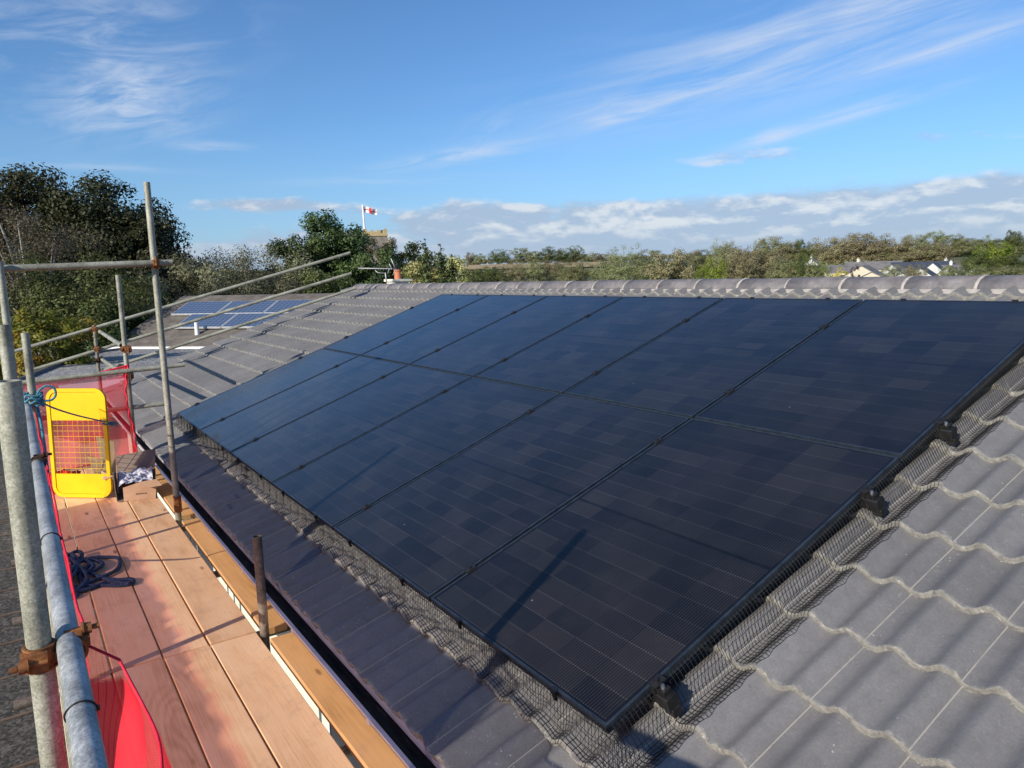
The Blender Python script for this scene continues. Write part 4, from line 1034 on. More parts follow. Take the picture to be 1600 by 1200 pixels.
# flat gravel roof next door
fr_ = empty('flat_roof_extension', (-9, 2, -2.9), 'flat roofed extension covered with grey stone chippings beyond the far end of the roof', 'building')
ZF = -0.5
poly = [(-4.9, 5.4), (-4.9, -1.5), (-8.9, -1.5)] + [tuple(px_z(u, v, ZF)[:2]) for u, v in [(52, 587), (100, 568), (154, 551), (203, 545), (247, 542), (345, 541.5), (430, 541)]]
b = MB(); k = len(poly); b.add([(p[0], p[1], ZF) for p in poly] + [(p[0], p[1], ZF - .25) for p in poly], [tuple(range(k))] + [(i, i + k, (i + 1) % k + k, (i + 1) % k) for i in range(k)])
fix_normals(b.build('roof_surface', M['chips'], fr_))
b = MB(); cx_ = sum(p[0] for p in poly) / k; cy_ = sum(p[1] for p in poly) / k
b.add([(cx_ + (p[0] - cx_) * .96, cy_ + (p[1] - cy_) * .96, ZF - .25) for p in poly] + [(cx_ + (p[0] - cx_) * .96, cy_ + (p[1] - cy_) * .96, -2.9) for p in poly], [(i, i + k, (i + 1) % k + k, (i + 1) % k) for i in range(k)])
fix_normals(b.build('wall', M['cream'], fr_))
b = MB()
for (p, q) in zip(poly[2:], poly[3:] ):
    b.tube((p[0], p[1], ZF + .02), (q[0], q[1], ZF + .02), 0.05, n=6)
b.build('edge_trim', M['slate'], fr_)
# white lining sheets lying on it seen through the netting
slab([px_z(92, 604, -0.47), px_z(200, 592, -0.47), px_z(205, 601, -0.47), px_z(150, 617, -0.47), px_z(96, 612, -0.47)], 0.02, (0, 0, 1), M['white'], 'white_sheet', 'white plastic sheet lying on the gravel roof behind the red netting', 'sheet')

# ------------------------------------------------ houses
def gable_house(pos, rotz, w, d, he, hr, wall, roofm, label, name='bungalow', group=None, chim=True, wins=2, solar=False, pots=False):
    """w along ridge, d across; pos at ground"""
    t = empty(name, pos, label, 'house', group, (0, 0, rotz))
    b = MB(); b.box((0, 0, he / 2), (w, d, he)); b.prism([(-d / 2, 0), (d / 2, 0), (0, hr - he)], (-w / 2, 0, he), (0, 1, 0), (0, 0, 1), (1, 0, 0), w)
    b.build('wall', wall, t, local=True)
    ov = 0.3; sl = (hr - he) / (d / 2); th = 0.14
    b = MB()
    for s_ in (-1, 1):
        e = d / 2 + ov
        b.add([(-w / 2 - ov * .7, s_ * e, he - ov * sl + .04), (w / 2 + ov * .7, s_ * e, he - ov * sl + .04), (w / 2 + ov * .7, 0, hr + .04), (-w / 2 - ov * .7, 0, hr + .04),
               (-w / 2 - ov * .7, s_ * e, he - ov * sl + .04 + th), (w / 2 + ov * .7, s_ * e, he - ov * sl + .04 + th), (w / 2 + ov * .7, 0, hr + .04 + th), (-w / 2 - ov * .7, 0, hr + .04 + th)],
              [(0, 1, 2, 3), (4, 7, 6, 5), (0, 4, 5, 1), (1, 5, 6, 2), (3, 7, 4, 0)])
    rf = fix_normals(b.build('roof', roofm, t, local=True))
    if chim:
        b = MB(); b.box((w * .28, 0, hr + .35), (.7, .6, 1.3)); b.box((w * .28, 0, hr + 1.02), (.82, .72, .1)); b.tube((w * .28, 0, hr + 1.06), (w * .28, 0, hr + 1.42), .13, n=10); b.build('chimney', wall, rf, local=True)
    for k_ in range(wins):
        for s_ in (-1, 1):
            xw = -w / 2 + w * (k_ + .5) / wins
            b = MB(); b.box((xw, s_ * (d / 2 + .01), he * .55), (w / wins * .5, .05, he * .42)); wd = b.build('window', M['white'], t, local=True)
            b = MB(); b.box((xw, s_ * (d / 2 + .045), he * .55), (w / wins * .44, .03, he * .36)); b.build('pane', M['window'], wd, local=True)
    for s_ in (-1, 1):
        b = MB(); b.box((s_ * (w / 2 + .01), 0, he * .6), (.05, d * .25, he * .4)); wd = b.build('window', M['window'], t, local=True)
    return t
# neighbouring bungalow with blue solar panels
ph_ = R(38)
Pb = at(273, 517, 25.0)
fwd = Vector((Pb[0] - CP[0], Pb[1] - CP[1], 0)).normalized(); rgt = Vector((fwd.y, -fwd.x, 0))
up_h = rgt * math.sin(ph_) + fwd * math.cos(ph_); ev = rgt * math.cos(ph_) - fwd * math.sin(ph_); pit = R(21)
upv = up_h * math.cos(pit) + Vector((0, 0, math.sin(pit))); nv_ = ev.cross(upv).normalized()
if nv_.z < 0: nv_ = -nv_
E0 = Vector(Pb) - upv * 1.05 - ev * 1.6
nb = empty('bungalow', (E0.x, E0.y, -2.9), 'neighbouring bungalow with brown tiled roof below the trees beyond the gravel roof', 'house')
def rq(a, c, h=0): return E0 + ev * a + upv * c + nv_ * h
SL = 3.9; LE = 9.5
b = MB(); b.add([rq(0, 0), rq(LE, 0), rq(LE, SL), rq(0, SL), rq(0, 0, -.14), rq(LE, 0, -.14), rq(LE, SL, -.14), rq(0, SL, -.14)], [(0, 1, 2, 3), (7, 6, 5, 4), (0, 4, 5, 1), (1, 5, 6, 2), (0, 3, 7, 4)])
back = up_h * (2 * SL * math.cos(pit))
b.add([rq(0, SL), rq(LE, SL), rq(LE, 0) + back, rq(0, 0) + back], [(0, 1, 2, 3)])
kq = 0
while kq * .3 < SL:
    b.add([rq(0, kq * .3, .0), rq(LE, kq * .3, .0), rq(LE, kq * .3, .03), rq(0, kq * .3, .03), rq(LE, kq * .3 + .3, .004), rq(0, kq * .3 + .3, .004)], [(0, 1, 2, 3), (3, 2, 4, 5)]); kq += 1
b.build('roof', M['slate_brown'], nb)
b = MB(); q0 = rq(.3, .35); q1 = rq(LE - .3, .35); q2 = q1 + up_h * 6.5; q3 = q0 + up_h * 6.5
b.add([(p.x, p.y, E0.z - .05) for p in (q0, q1, q2, q3)] + [(p.x, p.y, -2.9) for p in (q0, q1, q2, q3)], [(0, 1, 5, 4), (1, 2, 6, 5), (2, 3, 7, 6), (3, 0, 4, 7)])
b.add([rq(.3, .3, -.1), rq(.3, SL, -.1), rq(.3, .3, -.1) + up_h * 6.6], [(0, 1, 2)]); b.add([rq(LE - .3, .3, -.1), rq(LE - .3, SL, -.1), rq(LE - .3, .3, -.1) + up_h * 6.6], [(2, 1, 0)])
b.build('wall', M['cream'], nb)
b = MB(); b.tube(rq(-.05, -.06, -.05), rq(LE + .05, -.06, -.05), 0.055, n=8); b.build('gutter', M['white'], nb)
b = MB(); b.tube(rq(2.6, .75, 0), rq(2.6, .75, 0) + Vector((0, 0, .38)), 0.07, .06, n=10); b.build('vent_pipe', M['white'], nb)
def bluepanel(a, c, w, h, label):
    t = empty('solar_panel', tuple(rq(a, c, .12)), label, 'solar panel', 'blue solar panels next door')
    q = [rq(a, c, .12), rq(a + w, c, .12), rq(a + w, c + h, .12), rq(a, c + h, .12)]
    b = MB(); fw = .022
    o_ = [rq(a + fw, c + fw, .125), rq(a + w - fw, c + fw, .125), rq(a + w - fw, c + h - fw, .125), rq(a + fw, c + h - fw, .125)]
    lo_ = [p - nv_ * .05 for p in q]
    b.add(q + o_ + lo_, [(0, 1, 5, 4), (1, 2, 6, 5), (2, 3, 7, 6), (3, 0, 4, 7), (0, 8, 9, 1), (1, 9, 10, 2), (2, 10, 11, 3), (3, 11, 8, 0)]); b.build('frame', M['aerial'], t)
    me = bpy.data.meshes.new('glass'); L = t.location
    me.from_pydata([tuple(p - L) for p in o_], [], [(0, 1, 2, 3)]); me.materials.append(M['pvblue']); u_ = me.uv_layers.new(name='UVMap')
    for li, c_ in enumerate(((0, 0), (1, 0), (1, 1), (0, 1))): u_.data[li].uv = c_
    g_ = bpy.data.objects.new('glass', me); COL.objects.link(g_); g_.parent = t
on = ['leftmost', 'second from left', 'third from left', 'fourth from left', 'rightmost']
for i in range(2): bluepanel(1.6 + i * 1.68, 1.05, 1.65, 1.0, on[(0, 4)[i]] + ' blue solar panel in the lower row on the neighbouring brown roof')
for i in range(5): bluepanel(0.8 + i * 1.68, 2.08, 1.65, 1.0, on[i] + ' blue solar panel in the upper row on the neighbouring brown roof')

# house behind the ridge: chimney with red pot and aerial
p0 = at(622, 441, 22.0)
hb = gable_house((p0[0] - 1.2, p0[1], -2.9), R(160), 9, 6, 2.4, 3.75, M['cream'], M['slate'], 'bungalow hidden behind the ridge carrying the red chimney pot', chim=False)
b = MB(); c_ = Vector((p0[0], p0[1], 1.25)); b.box(c_ + Vector((0, 0, -.35)), (.5, .5, .9)); b.box(c_ + Vector((0, 0, .11)), (.62, .62, .07)); ch = b.build('chimney', M['cream'], hb)
b = MB(); b.tube(c_ + Vector((0, 0, .14)), c_ + Vector((0, 0, .40)), .105, .095, n=14); b.tube(c_ + Vector((0, 0, .38)), c_ + Vector((0, 0, .42)), .115, n=14)
b.build('chimney_pot', M['pot'], ch)
b = MB()
for i in range(8):
    a = 2 * PI * i / 8; b.tube(c_ + Vector((.09 * math.cos(a), .09 * math.sin(a), .42)), c_ + Vector((.02 * math.cos(a), .02 * math.sin(a), .56)), .006, n=5)
b.tube(c_ + Vector((0, 0, .55)), c_ + Vector((0, 0, .6)), .05, .03, n=8); b.build('cowl', M['blackplastic'], ch)
# aerial
D_ = 21.0
ae = empty('tv_aerial', tuple(at(604, 441, D_)), 'television aerial with long row of short cross rods beside the red chimney pot', 'aerial')
def ap(u, v, dd=0.0): return Vector(at(u, v, D_ + dd))
b = MB(); b.path([ap(604, 441), ap(602, 426)], .018, n=6); b.path([ap(602, 427), ap(590, 426), ap(586, 422)], .014, n=6); b.path([ap(606, 426), ap(609, 419)], .014, n=6); b.build('mast', M['aerial'], ae)
b = MB(); b.path([ap(560, 419), ap(620, 420)], .010, n=6); b.build('boom', M['aerial'], ae)
b = MB()
for i in range(13):
    q = ap(561 + i * 4.1, 419.1 + i * .07); dv = Vector((fwd.x, fwd.y, .12)).normalized() * .12
    b.tube(q - dv, q + dv, .010, n=5)
b.build('rods', M['aerial'], ae)
b = MB(); b.path([ap(611, 404), ap(617, 418)], .014, n=5); b.path([ap(608, 412), ap(613, 421)], .010, n=5); b.path([ap(614, 430), ap(618, 420)], .009, n=5); b.build('reflector', M['aerial'], ae)
# ledge stone: ridge of the hidden house in white
# ------------------------------------------------ church tower and flag
D_ = 165.0
tb0 = at(588, 441, D_)
fw2 = Vector((tb0[0] - CP[0], tb0[1] - CP[1], 0)).normalized(); rz_ = math.atan2(fw2.y, fw2.x) + R(8)
gb = gz(tb0[0], tb0[1])
ct = empty('church_tower', (tb0[0], tb0[1], gb), 'square stone church tower with battlements among the trees', 'church', None, (0, 0, rz_))
top = at(588, 369, D_)[2] - gb; w = 5.0
b = MB(); b.box((0, 0, top / 2), (w, w, top)); b.build('wall', M['stone'], ct, local=True)
b = MB(); b.box((0, 0, top + .03), (w + .35, w + .35, .3)); b.build('string_course', M['stone_y'], ct, local=True)
b = MB()
for s_ in (-1, 1):
    for k_ in range(4):
        o_ = -w / 2 + .35 + k_ * (w - .7) / 3; hh = 1.25 if k_ in (0, 3) else .95
        b.box((s_ * (w / 2 - .2), o_, top + .18 + hh / 2), (.4, .75, hh))
        if k_ in (1, 2): b.box((o_, s_ * (w / 2 - .2), top + .18 + hh / 2), (.75, .4, hh))
b.box((0, 0, top + .35), (w - .1, w - .1, .35)); b.build('battlements', M['stone_y'], ct, local=True)
for k_ in (0,):
    b = MB(); b.box((-w / 2 - .02, 0, top - 3), (.1, .9, 1.8)); b.build('window', M['window'], ct, local=True)
fb = at(570.5, 366, D_ - 1); ft = at(566.5, 320, D_ - 1)
fpo = empty('flagpole', tuple(fb), 'white flagpole flying a white flag with red cross above the church tower', 'flag')
b = MB(); b.tube((fb[0], fb[1], fb[2] - 1), ft, .24, .17, n=8); b.build('pole', M['flagpole'], fpo)
fl = MB(); f0 = Vector(at(568, 323, D_ - 1)); f1 = Vector(at(588.5, 325.5, D_ - 1)); ex = (f1 - f0); hgt = 1.2
nu, nv = 20, 10; P = []
for i in range(nu + 1):
    for j in range(nv + 1):
        u, v = i / nu, j / nv
        P.append(f0 + ex * u + Vector((0, 0, -hgt * v - .25 * u * u + .1 * math.sin(u * 7))) + fw2 * (.3 * math.sin(u * 8 + v)))
fl.v = [tuple(p) for p in P]
for i in range(nu):
    for j in range(nv):
        fl.f.append((i * (nv + 1) + j, (i + 1) * (nv + 1) + j, (i + 1) * (nv + 1) + j + 1, i * (nv + 1) + j + 1)); fl.sm.append(True)
        fl.m.append(1 if (abs((i + .5) / nu - .5) < .1 or abs((j + .5) / nv - .5) < .13) else 0)
fl.build('flag', [M['flagwhite'], M['flagred']], fpo)

# ================================================================== TREES
def foliage_mesh(name, clusters, n_leaf, size, mat, rng, spread=1.0, asp=0.55, up=0.3, ow=1.0, on=.5):
    """clusters: array (k,4) of centre + radius; leaves scattered in each"""
    cl_ = np.array(clusters); K = len(cl_)
    wgt = cl_[:, 3] ** 2; wgt = wgt / wgt.sum()
    idx = rng.choice(K, n_leaf, p=wgt)
    d = rng.normal(size=(n_leaf, 3)); d /= np.linalg.norm(d, axis=1)[:, None] + 1e-9
    rad = cl_[idx, 3] * (rng.random(n_leaf) ** 0.45) * spread
    c = cl_[idx, :3] + d * rad[:, None] * np.array([1, 1, .8])
    cc = cl_[:, :3].mean(0); ext = cl_[:, :3].std(0) + 1e-6
    gl = (c - cc) / ext; gl /= np.linalg.norm(gl, axis=1)[:, None] + 1e-9
    nrm = d * ow * .6 + gl * ow * .5 + rng.normal(size=(n_leaf, 3)) * on + np.array([0, 0, up]); nrm /= np.linalg.norm(nrm, axis=1)[:, None]
    t = np.cross(nrm, rng.normal(size=(n_leaf, 3))); t /= np.linalg.norm(t, axis=1)[:, None] + 1e-9
    bt = np.cross(nrm, t)
    s = size * (0.6 + 0.8 * rng.random(n_leaf))[:, None]
    V = np.empty((n_leaf, 4, 3)); V[:, 0] = c - t * s; V[:, 1] = c - bt * s * asp; V[:, 2] = c + t * s; V[:, 3] = c + bt * s * asp
    me = bpy.data.meshes.new(name)
    me.vertices.add(n_leaf * 4); me.vertices.foreach_set('co', V.reshape(-1))
    me.loops.add(n_leaf * 4); me.loops.foreach_set('vertex_index', np.arange(n_leaf * 4, dtype=np.int32))
    me.polygons.add(n_leaf); me.polygons.foreach_set('loop_start', np.arange(0, n_leaf * 4, 4, dtype=np.int32)); me.polygons.foreach_set('loop_total', np.full(n_leaf, 4, dtype=np.int32))
    me.update(calc_edges=True)
    ctint = rng.random(K)
    tint = np.clip(ctint[idx] * .55 + rng.random(n_leaf) * .35 + .05, 0, 1)
    a = me.attributes.new('tint', 'FLOAT', 'POINT'); a.data.foreach_set('value', np.repeat(tint, 4).astype(np.float32))
    me.materials.append(mat)
    return me
def crown_clusters(W, H, zb, rng, n=60, shape='round', D=None):
    """cluster centres through the crown volume, crown spanning z zb..H"""
    D = D or W; out = []; h = H - zb
    lob = []
    for _ in range(8):
        a = rng.random() * 2 * PI; rr_ = (rng.random() ** .5) * .32
        lob.append((math.cos(a) * W * rr_, math.sin(a) * D * rr_, zb + h * (0.3 + .42 * rng.random()), W * (.22 + .12 * rng.random()), h * (.26 + .1 * rng.random())))
    if shape == 'round': lob.append((0, 0, zb + h * .66, W * .3, h * .34))
    if shape == 'cone': lob = [(0, 0, zb + h * t, W * .5 * (1 - t) + .03 * W, h * .14) for t in (.1, .25, .4, .55, .7, .85, .95)]
    if shape == 'wide': lob += [(s_ * W * .34, 0, zb + h * .4, W * .18, h * .3) for s_ in (-1, 1)]
    for i in range(n):
        if shape != 'cone' and i % 5 < 2: l = (0, 0, zb + h * .5, W * .44, h * .47); q = rng.random() ** .4 * 1.0
        else: l = lob[int(rng.integers(len(lob)))]; q = .55 + .5 * rng.random()
        d = rng.normal(size=3); d /= np.linalg.norm(d)
        x_, y_, z_ = l[0] + d[0] * l[3] * q, l[1] + d[1] * l[3] * q * D / W, l[2] + d[2] * l[4] * q
        z_ = min(z_, H - .03 * h)
        out.append((x_, y_, max(z_, zb), (W + h) * .5 * (.075 + .065 * rng.random())))
    A = np.array(out); r_ = A[:, 3].mean()
    for ax, (lo_, hi_) in enumerate(((-W / 2, W / 2), (-D / 2, D / 2), (zb, H))):
        a0, a1 = np.percentile(A[:, ax], 2), np.percentile(A[:, ax], 98)
        A[:, ax] = np.clip((A[:, ax] - a0) / max(a1 - a0, 1e-6), -.03, 1.03) * ((hi_ - lo_) - 1.5 * r_) + lo_ + .75 * r_
    return [tuple(q) for q in A]
def trunk_mesh(H, zb, W, rng, clusters, nb_=7, r0=None):
    b = MB(); r0 = r0 or H * .022
    pts = [Vector((0, 0, -.3))]; 
    for i in range(1, 6): pts.append(Vector((rng.normal() * W * .015, rng.normal() * W * .015, zb * i / 5 + (H * .55 - zb) * max(0, i - 4))))
    b.path(pts, r0, n=7, rad=[r0 * (1.25 - .17 * i) for i in range(6)])
    pick = rng.choice(len(clusters), min(nb_, len(clusters)), replace=False)
    for k_ in pick:
        c = Vector(clusters[k_][:3]); s0 = pts[3 + int(rng.integers(3))]
        mid_ = s0.lerp(c, .5) + Vector((rng.normal(), rng.normal(), abs(rng.normal()))) * W * .03
        b.path([s0, mid_, c], r0 * .4, n=5, rad=[r0 * .5, r0 * .3, r0 * .1])
    return b
def tree(name, label, cat, base, W, H, zb, n_leaf, size, mat, seed, nclus=60, shape='round', group=None, bark='bark', D=None, nb_=7, asp=.55, rot=None):
    rng = np.random.default_rng(seed)
    cl_ = crown_clusters(W, H, zb, rng, nclus, shape, D)
    t = empty(name, tuple(base), label, cat, group, (0, 0, rng.random() * 6.28 if (D is None and rot is None) else (rot or 0)))
    me = foliage_mesh('crown', cl_, n_leaf, size, mat, rng, asp=asp)
    o = bpy.data.objects.new('crown', me); COL.objects.link(o); o.parent = t
    trunk_mesh(H, zb, W, rng, cl_, nb_).build('trunk', M[bark], t, local=True)
    return t
def tree_px(name, label, cat, u, vtop, D_, wpx, n_leaf, size, mat, seed, zbf=.2, **kw):
    q = at(u, vtop, D_); g = gz(q[0], q[1]); H = q[2] - g
    dep = D_ * math.cos(math.atan((u - 800) / FL)) if False else D_
    W = wpx / FL * D_ * 1.0 * (math.cos(math.atan((u - 800) / FL)))
    return tree(name, label, cat, (q[0], q[1], g), W, H, H * zbf, n_leaf, size, mat, seed, **kw)
lf = M
# near left group
tree_px('oak_tree', 'big dark rounded tree left of the tallest scaffold upright', 'tree', 150, 276, 40, 230, 62000, .085, lf['leaf_dark'], 1, .12, nclus=320, nb_=10)
tree_px('oak_tree', 'dark drooping side tree just right of the tallest scaffold upright', 'tree', 232, 338, 39, 150, 26000, .085, lf['leaf_dark'], 2, .15, nclus=150)
tree_px('oak_tree', 'dark brown green treetop at the far left edge', 'tree', 25, 267, 42, 200, 48000, .085, lf['leaf_dark'], 3, .12, nclus=260)
tree_px('oak_tree', 'dark tree half out of view beyond the left edge', 'tree', -110, 262, 40, 200, 12000, .13, lf['leaf_dark'], 43, .12, nclus=90)
tree_px('bare_tree', 'thin brownish twiggy tree in front of the dark trees at far left', 'tree', 20, 318, 30, 200, 26000, .05, lf['leaf_rust'], 4, .15, nclus=120, nb_=26, bark='palebark', asp=.3)
tree_px('shrub', 'tangled olive shrub with pale branches under the high cross tube', 'shrub', 95, 398, 28, 260, 32000, .06, lf['leaf_green'], 5, .1, nclus=120, nb_=22, bark='palebark', asp=.4)
tree_px('shrub', 'round yellow and orange autumn shrub left of the far short post', 'shrub', 62, 483, 21, 140, 16000, .045, lf['leaf_autumn'], 6, .3, nclus=90)
tree_px('shrub', 'dark green shrub behind the far short post', 'shrub', 165, 470, 27, 150, 14000, .06, lf['leaf_holly'], 7, .1, nclus=70)
for i, (u, v, d_, w_, n_, s_) in enumerate([(300, 400, 34, 190, 28000, .065), (395, 388, 36, 170, 28000, .065), (255, 425, 33, 150, 18000, .06), (350, 412, 38, 200, 26000, .07), (445, 398, 39, 140, 20000, .07)]):
    tree_px('willow_bush', ['pale olive leafed bush right of the tallest upright', 'tall feathery olive bush reaching above the others', 'olive bush low behind the tallest upright', 'dense olive bush above the blue panels', 'olive bush left of the rounded evergreen'][i], 'bush', u, v, d_, w_, n_, s_, lf['leaf_olive'], 20 + i, .05, nclus=100, nb_=18, bark='palebark', asp=.32)
tree_px('evergreen_tree', 'tall rounded dark evergreen tree left of the church tower', 'tree', 524, 336, 45, 112, 30000, .085, lf['leaf_holly'], 30, .1, nclus=110)
tree_px('evergreen_tree', 'spreading evergreen on the left shoulder of the tall rounded one', 'tree', 466, 368, 44, 110, 22000, .085, lf['leaf_holly'], 31, .08, nclus=80)
tree_px('evergreen_tree', 'low dark evergreen below the church tower', 'tree', 585, 388, 42, 120, 22000, .08, lf['leaf_holly'], 32, .08, nclus=80)
tree_px('evergreen_tree', 'green shrub mass behind the sloping tubes', 'tree', 500, 425, 35, 140, 20000, .07, lf['leaf_green'], 33, .05, nclus=80)
tree_px('ivy_tree', 'brown ivy covered tree against the church tower', 'tree', 592, 370, 90, 74, 20000, .10, lf['leaf_rust'], 34, .1, nclus=50)
tree_px('evergreen_tree', 'thin leaved evergreen right of the church tower', 'tree', 632, 378, 46, 70, 5500, .09, lf['leaf_holly'], 35, .2, nclus=50, nb_=12)
tree_px('evergreen_tree', 'dark low tree between the aerial and the cream shrub', 'tree', 650, 405, 50, 90, 8000, .09, lf['leaf_green'], 36, .1, nclus=60)
tree_px('flowering_shrub', 'cream and yellow green shrub just beyond the ridge', 'shrub', 670, 399, 17, 84, 20000, .03, lf['leaf_cream'], 37, .35, nclus=70)
tree_px('flowering_shrub', 'yellow cream shrub right of its twin beyond the ridge', 'shrub', 712, 402, 18, 46, 9000, .03, lf['leaf_cream'], 38, .4, nclus=40)
def spire(u, v, label, seed):
    rng = np.random.default_rng(seed); q = at(u, v, 16.5); g = -2.9
    t = empty('sapling', (q[0], q[1], g), label, 'sapling', 'thin upright shoots')
    H = q[2] - g; cl_ = [(rng.normal() * .03, rng.normal() * .03, H - .06 - .9 * k_ / 9, .05 + .05 * (k_ in (3, 4, 5)) + .012 * k_) for k_ in range(10)]
    o = bpy.data.objects.new('crown', foliage_mesh('crown', cl_, 420, .035, lf['leaf_holly'], rng)); COL.objects.link(o); o.parent = t
    b = MB(); b.tube((0, 0, 0), (0, 0, H - .05), .02, .006, n=6); b.build('trunk', M['bark'], t, local=True)
spire(664, 370, 'taller thin leafy shoot rising above the cream shrub', 50); spire(688, 379, 'thin dark shoot rising right of the tallest one', 51); spire(705, 394, 'shortest thin shoot above the yellow cream shrub', 52)

# far trees: a few prototypes, copied
protos = {}
def proto(kind, mat, seed, n=1500, size=.032, shape='round', nclus=42, bark='bark'):
    rng = np.random.default_rng(seed); cl_ = crown_clusters(1.0, 1.0, .06, rng, nclus, shape)
    me = foliage_mesh('crown', cl_, n, size, mat, rng, ow=1.2, on=.32)
    tm = trunk_mesh(1.0, .16, 1.0, rng, cl_, 6, .02)
    o = tm.build('trunk', M[bark]); tme = o.data; bpy.data.objects.remove(o)
    protos.setdefault(kind, []).append((me, tme))
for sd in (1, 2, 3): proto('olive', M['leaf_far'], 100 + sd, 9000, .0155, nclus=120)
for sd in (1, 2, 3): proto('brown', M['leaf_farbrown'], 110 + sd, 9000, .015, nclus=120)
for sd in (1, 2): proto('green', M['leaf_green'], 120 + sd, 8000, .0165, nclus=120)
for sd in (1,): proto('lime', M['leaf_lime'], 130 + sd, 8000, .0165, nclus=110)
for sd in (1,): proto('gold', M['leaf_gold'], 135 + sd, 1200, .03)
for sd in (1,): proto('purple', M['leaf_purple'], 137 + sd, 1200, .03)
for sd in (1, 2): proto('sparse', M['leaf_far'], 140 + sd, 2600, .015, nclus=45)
rt = random.Random(77)
def far_tree(kind, u, vtop, D_, wpx, label, group=None, name='tree', cat='tree'):
    q = at(u, vtop - (6 if D_ > 240 else 4), D_); g = gz(q[0], q[1]) - .3; H = max(q[2] - g, 1.0); W = wpx / FL * D_ * (1.22 if D_ > 240 else 1.05)
    me, tme = rt.choice(protos[kind])
    t = empty(name, (q[0], q[1], g), label, cat, group, (0, 0, rt.uniform(0, 6.28)))
    t.scale = (W * 1.05, W * 1.05, H / .99)
    for nm, d_ in (('crown', me), ('trunk', tme)):
        o = bpy.data.objects.new(nm, d_); COL.objects.link(o); o.parent = t
    return t
# trees on the skyline behind the tan field
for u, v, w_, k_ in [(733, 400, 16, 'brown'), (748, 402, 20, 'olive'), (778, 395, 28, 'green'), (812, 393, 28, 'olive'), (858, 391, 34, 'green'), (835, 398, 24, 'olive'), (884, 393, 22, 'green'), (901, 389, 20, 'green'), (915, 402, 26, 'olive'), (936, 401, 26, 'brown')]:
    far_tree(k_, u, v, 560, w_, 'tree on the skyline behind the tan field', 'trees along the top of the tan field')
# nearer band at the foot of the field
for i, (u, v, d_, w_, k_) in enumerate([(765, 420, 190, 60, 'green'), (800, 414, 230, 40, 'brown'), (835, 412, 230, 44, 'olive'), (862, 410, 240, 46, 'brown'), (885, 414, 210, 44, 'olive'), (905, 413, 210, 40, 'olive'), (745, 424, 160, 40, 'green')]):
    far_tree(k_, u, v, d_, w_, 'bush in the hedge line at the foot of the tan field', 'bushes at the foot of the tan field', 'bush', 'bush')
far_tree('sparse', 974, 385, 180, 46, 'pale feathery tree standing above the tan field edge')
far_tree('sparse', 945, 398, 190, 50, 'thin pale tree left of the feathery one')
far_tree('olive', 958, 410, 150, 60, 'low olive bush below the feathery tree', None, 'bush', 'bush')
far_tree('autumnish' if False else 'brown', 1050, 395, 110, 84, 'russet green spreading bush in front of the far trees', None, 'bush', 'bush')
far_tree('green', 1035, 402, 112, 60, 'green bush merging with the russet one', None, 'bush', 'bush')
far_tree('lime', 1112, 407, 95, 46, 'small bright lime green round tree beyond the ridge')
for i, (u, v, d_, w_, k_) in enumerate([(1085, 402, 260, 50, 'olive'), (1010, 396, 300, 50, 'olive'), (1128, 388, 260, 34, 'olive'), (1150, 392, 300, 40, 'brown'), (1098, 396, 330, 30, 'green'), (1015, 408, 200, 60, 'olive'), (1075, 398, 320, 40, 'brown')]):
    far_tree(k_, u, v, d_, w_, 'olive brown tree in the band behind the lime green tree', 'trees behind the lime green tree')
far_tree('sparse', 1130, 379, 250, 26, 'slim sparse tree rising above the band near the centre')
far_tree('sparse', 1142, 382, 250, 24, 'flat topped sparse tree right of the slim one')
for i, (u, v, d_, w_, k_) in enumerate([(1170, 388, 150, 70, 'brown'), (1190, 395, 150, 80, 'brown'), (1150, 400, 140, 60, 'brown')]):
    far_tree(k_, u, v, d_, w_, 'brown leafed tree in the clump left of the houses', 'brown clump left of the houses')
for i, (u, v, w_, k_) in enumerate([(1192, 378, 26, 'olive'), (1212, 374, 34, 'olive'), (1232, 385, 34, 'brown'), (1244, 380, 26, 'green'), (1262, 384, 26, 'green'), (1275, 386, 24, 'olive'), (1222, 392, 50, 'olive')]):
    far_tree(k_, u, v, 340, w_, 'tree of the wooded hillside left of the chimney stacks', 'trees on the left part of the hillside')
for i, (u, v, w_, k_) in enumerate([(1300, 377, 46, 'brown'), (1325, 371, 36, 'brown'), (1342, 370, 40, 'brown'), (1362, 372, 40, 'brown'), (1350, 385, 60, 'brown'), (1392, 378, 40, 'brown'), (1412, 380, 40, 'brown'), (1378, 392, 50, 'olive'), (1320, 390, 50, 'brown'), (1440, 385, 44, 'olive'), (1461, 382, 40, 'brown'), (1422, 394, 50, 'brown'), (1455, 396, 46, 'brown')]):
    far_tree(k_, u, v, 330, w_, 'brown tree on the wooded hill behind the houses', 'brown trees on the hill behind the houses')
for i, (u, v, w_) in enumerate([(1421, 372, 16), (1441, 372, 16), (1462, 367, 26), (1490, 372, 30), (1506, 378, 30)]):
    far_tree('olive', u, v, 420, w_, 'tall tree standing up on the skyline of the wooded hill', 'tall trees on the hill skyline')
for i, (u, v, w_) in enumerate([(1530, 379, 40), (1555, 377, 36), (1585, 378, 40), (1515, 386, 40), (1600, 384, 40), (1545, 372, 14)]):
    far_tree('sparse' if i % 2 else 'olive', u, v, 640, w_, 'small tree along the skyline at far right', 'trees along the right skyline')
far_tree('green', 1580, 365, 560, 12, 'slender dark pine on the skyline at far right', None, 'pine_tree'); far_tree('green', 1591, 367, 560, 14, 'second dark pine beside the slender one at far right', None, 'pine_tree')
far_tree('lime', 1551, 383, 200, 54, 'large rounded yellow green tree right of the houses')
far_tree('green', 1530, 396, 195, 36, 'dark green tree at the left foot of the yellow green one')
far_tree('green', 1580, 398, 190, 38, 'bushy green tree at the right foot of the yellow green one')
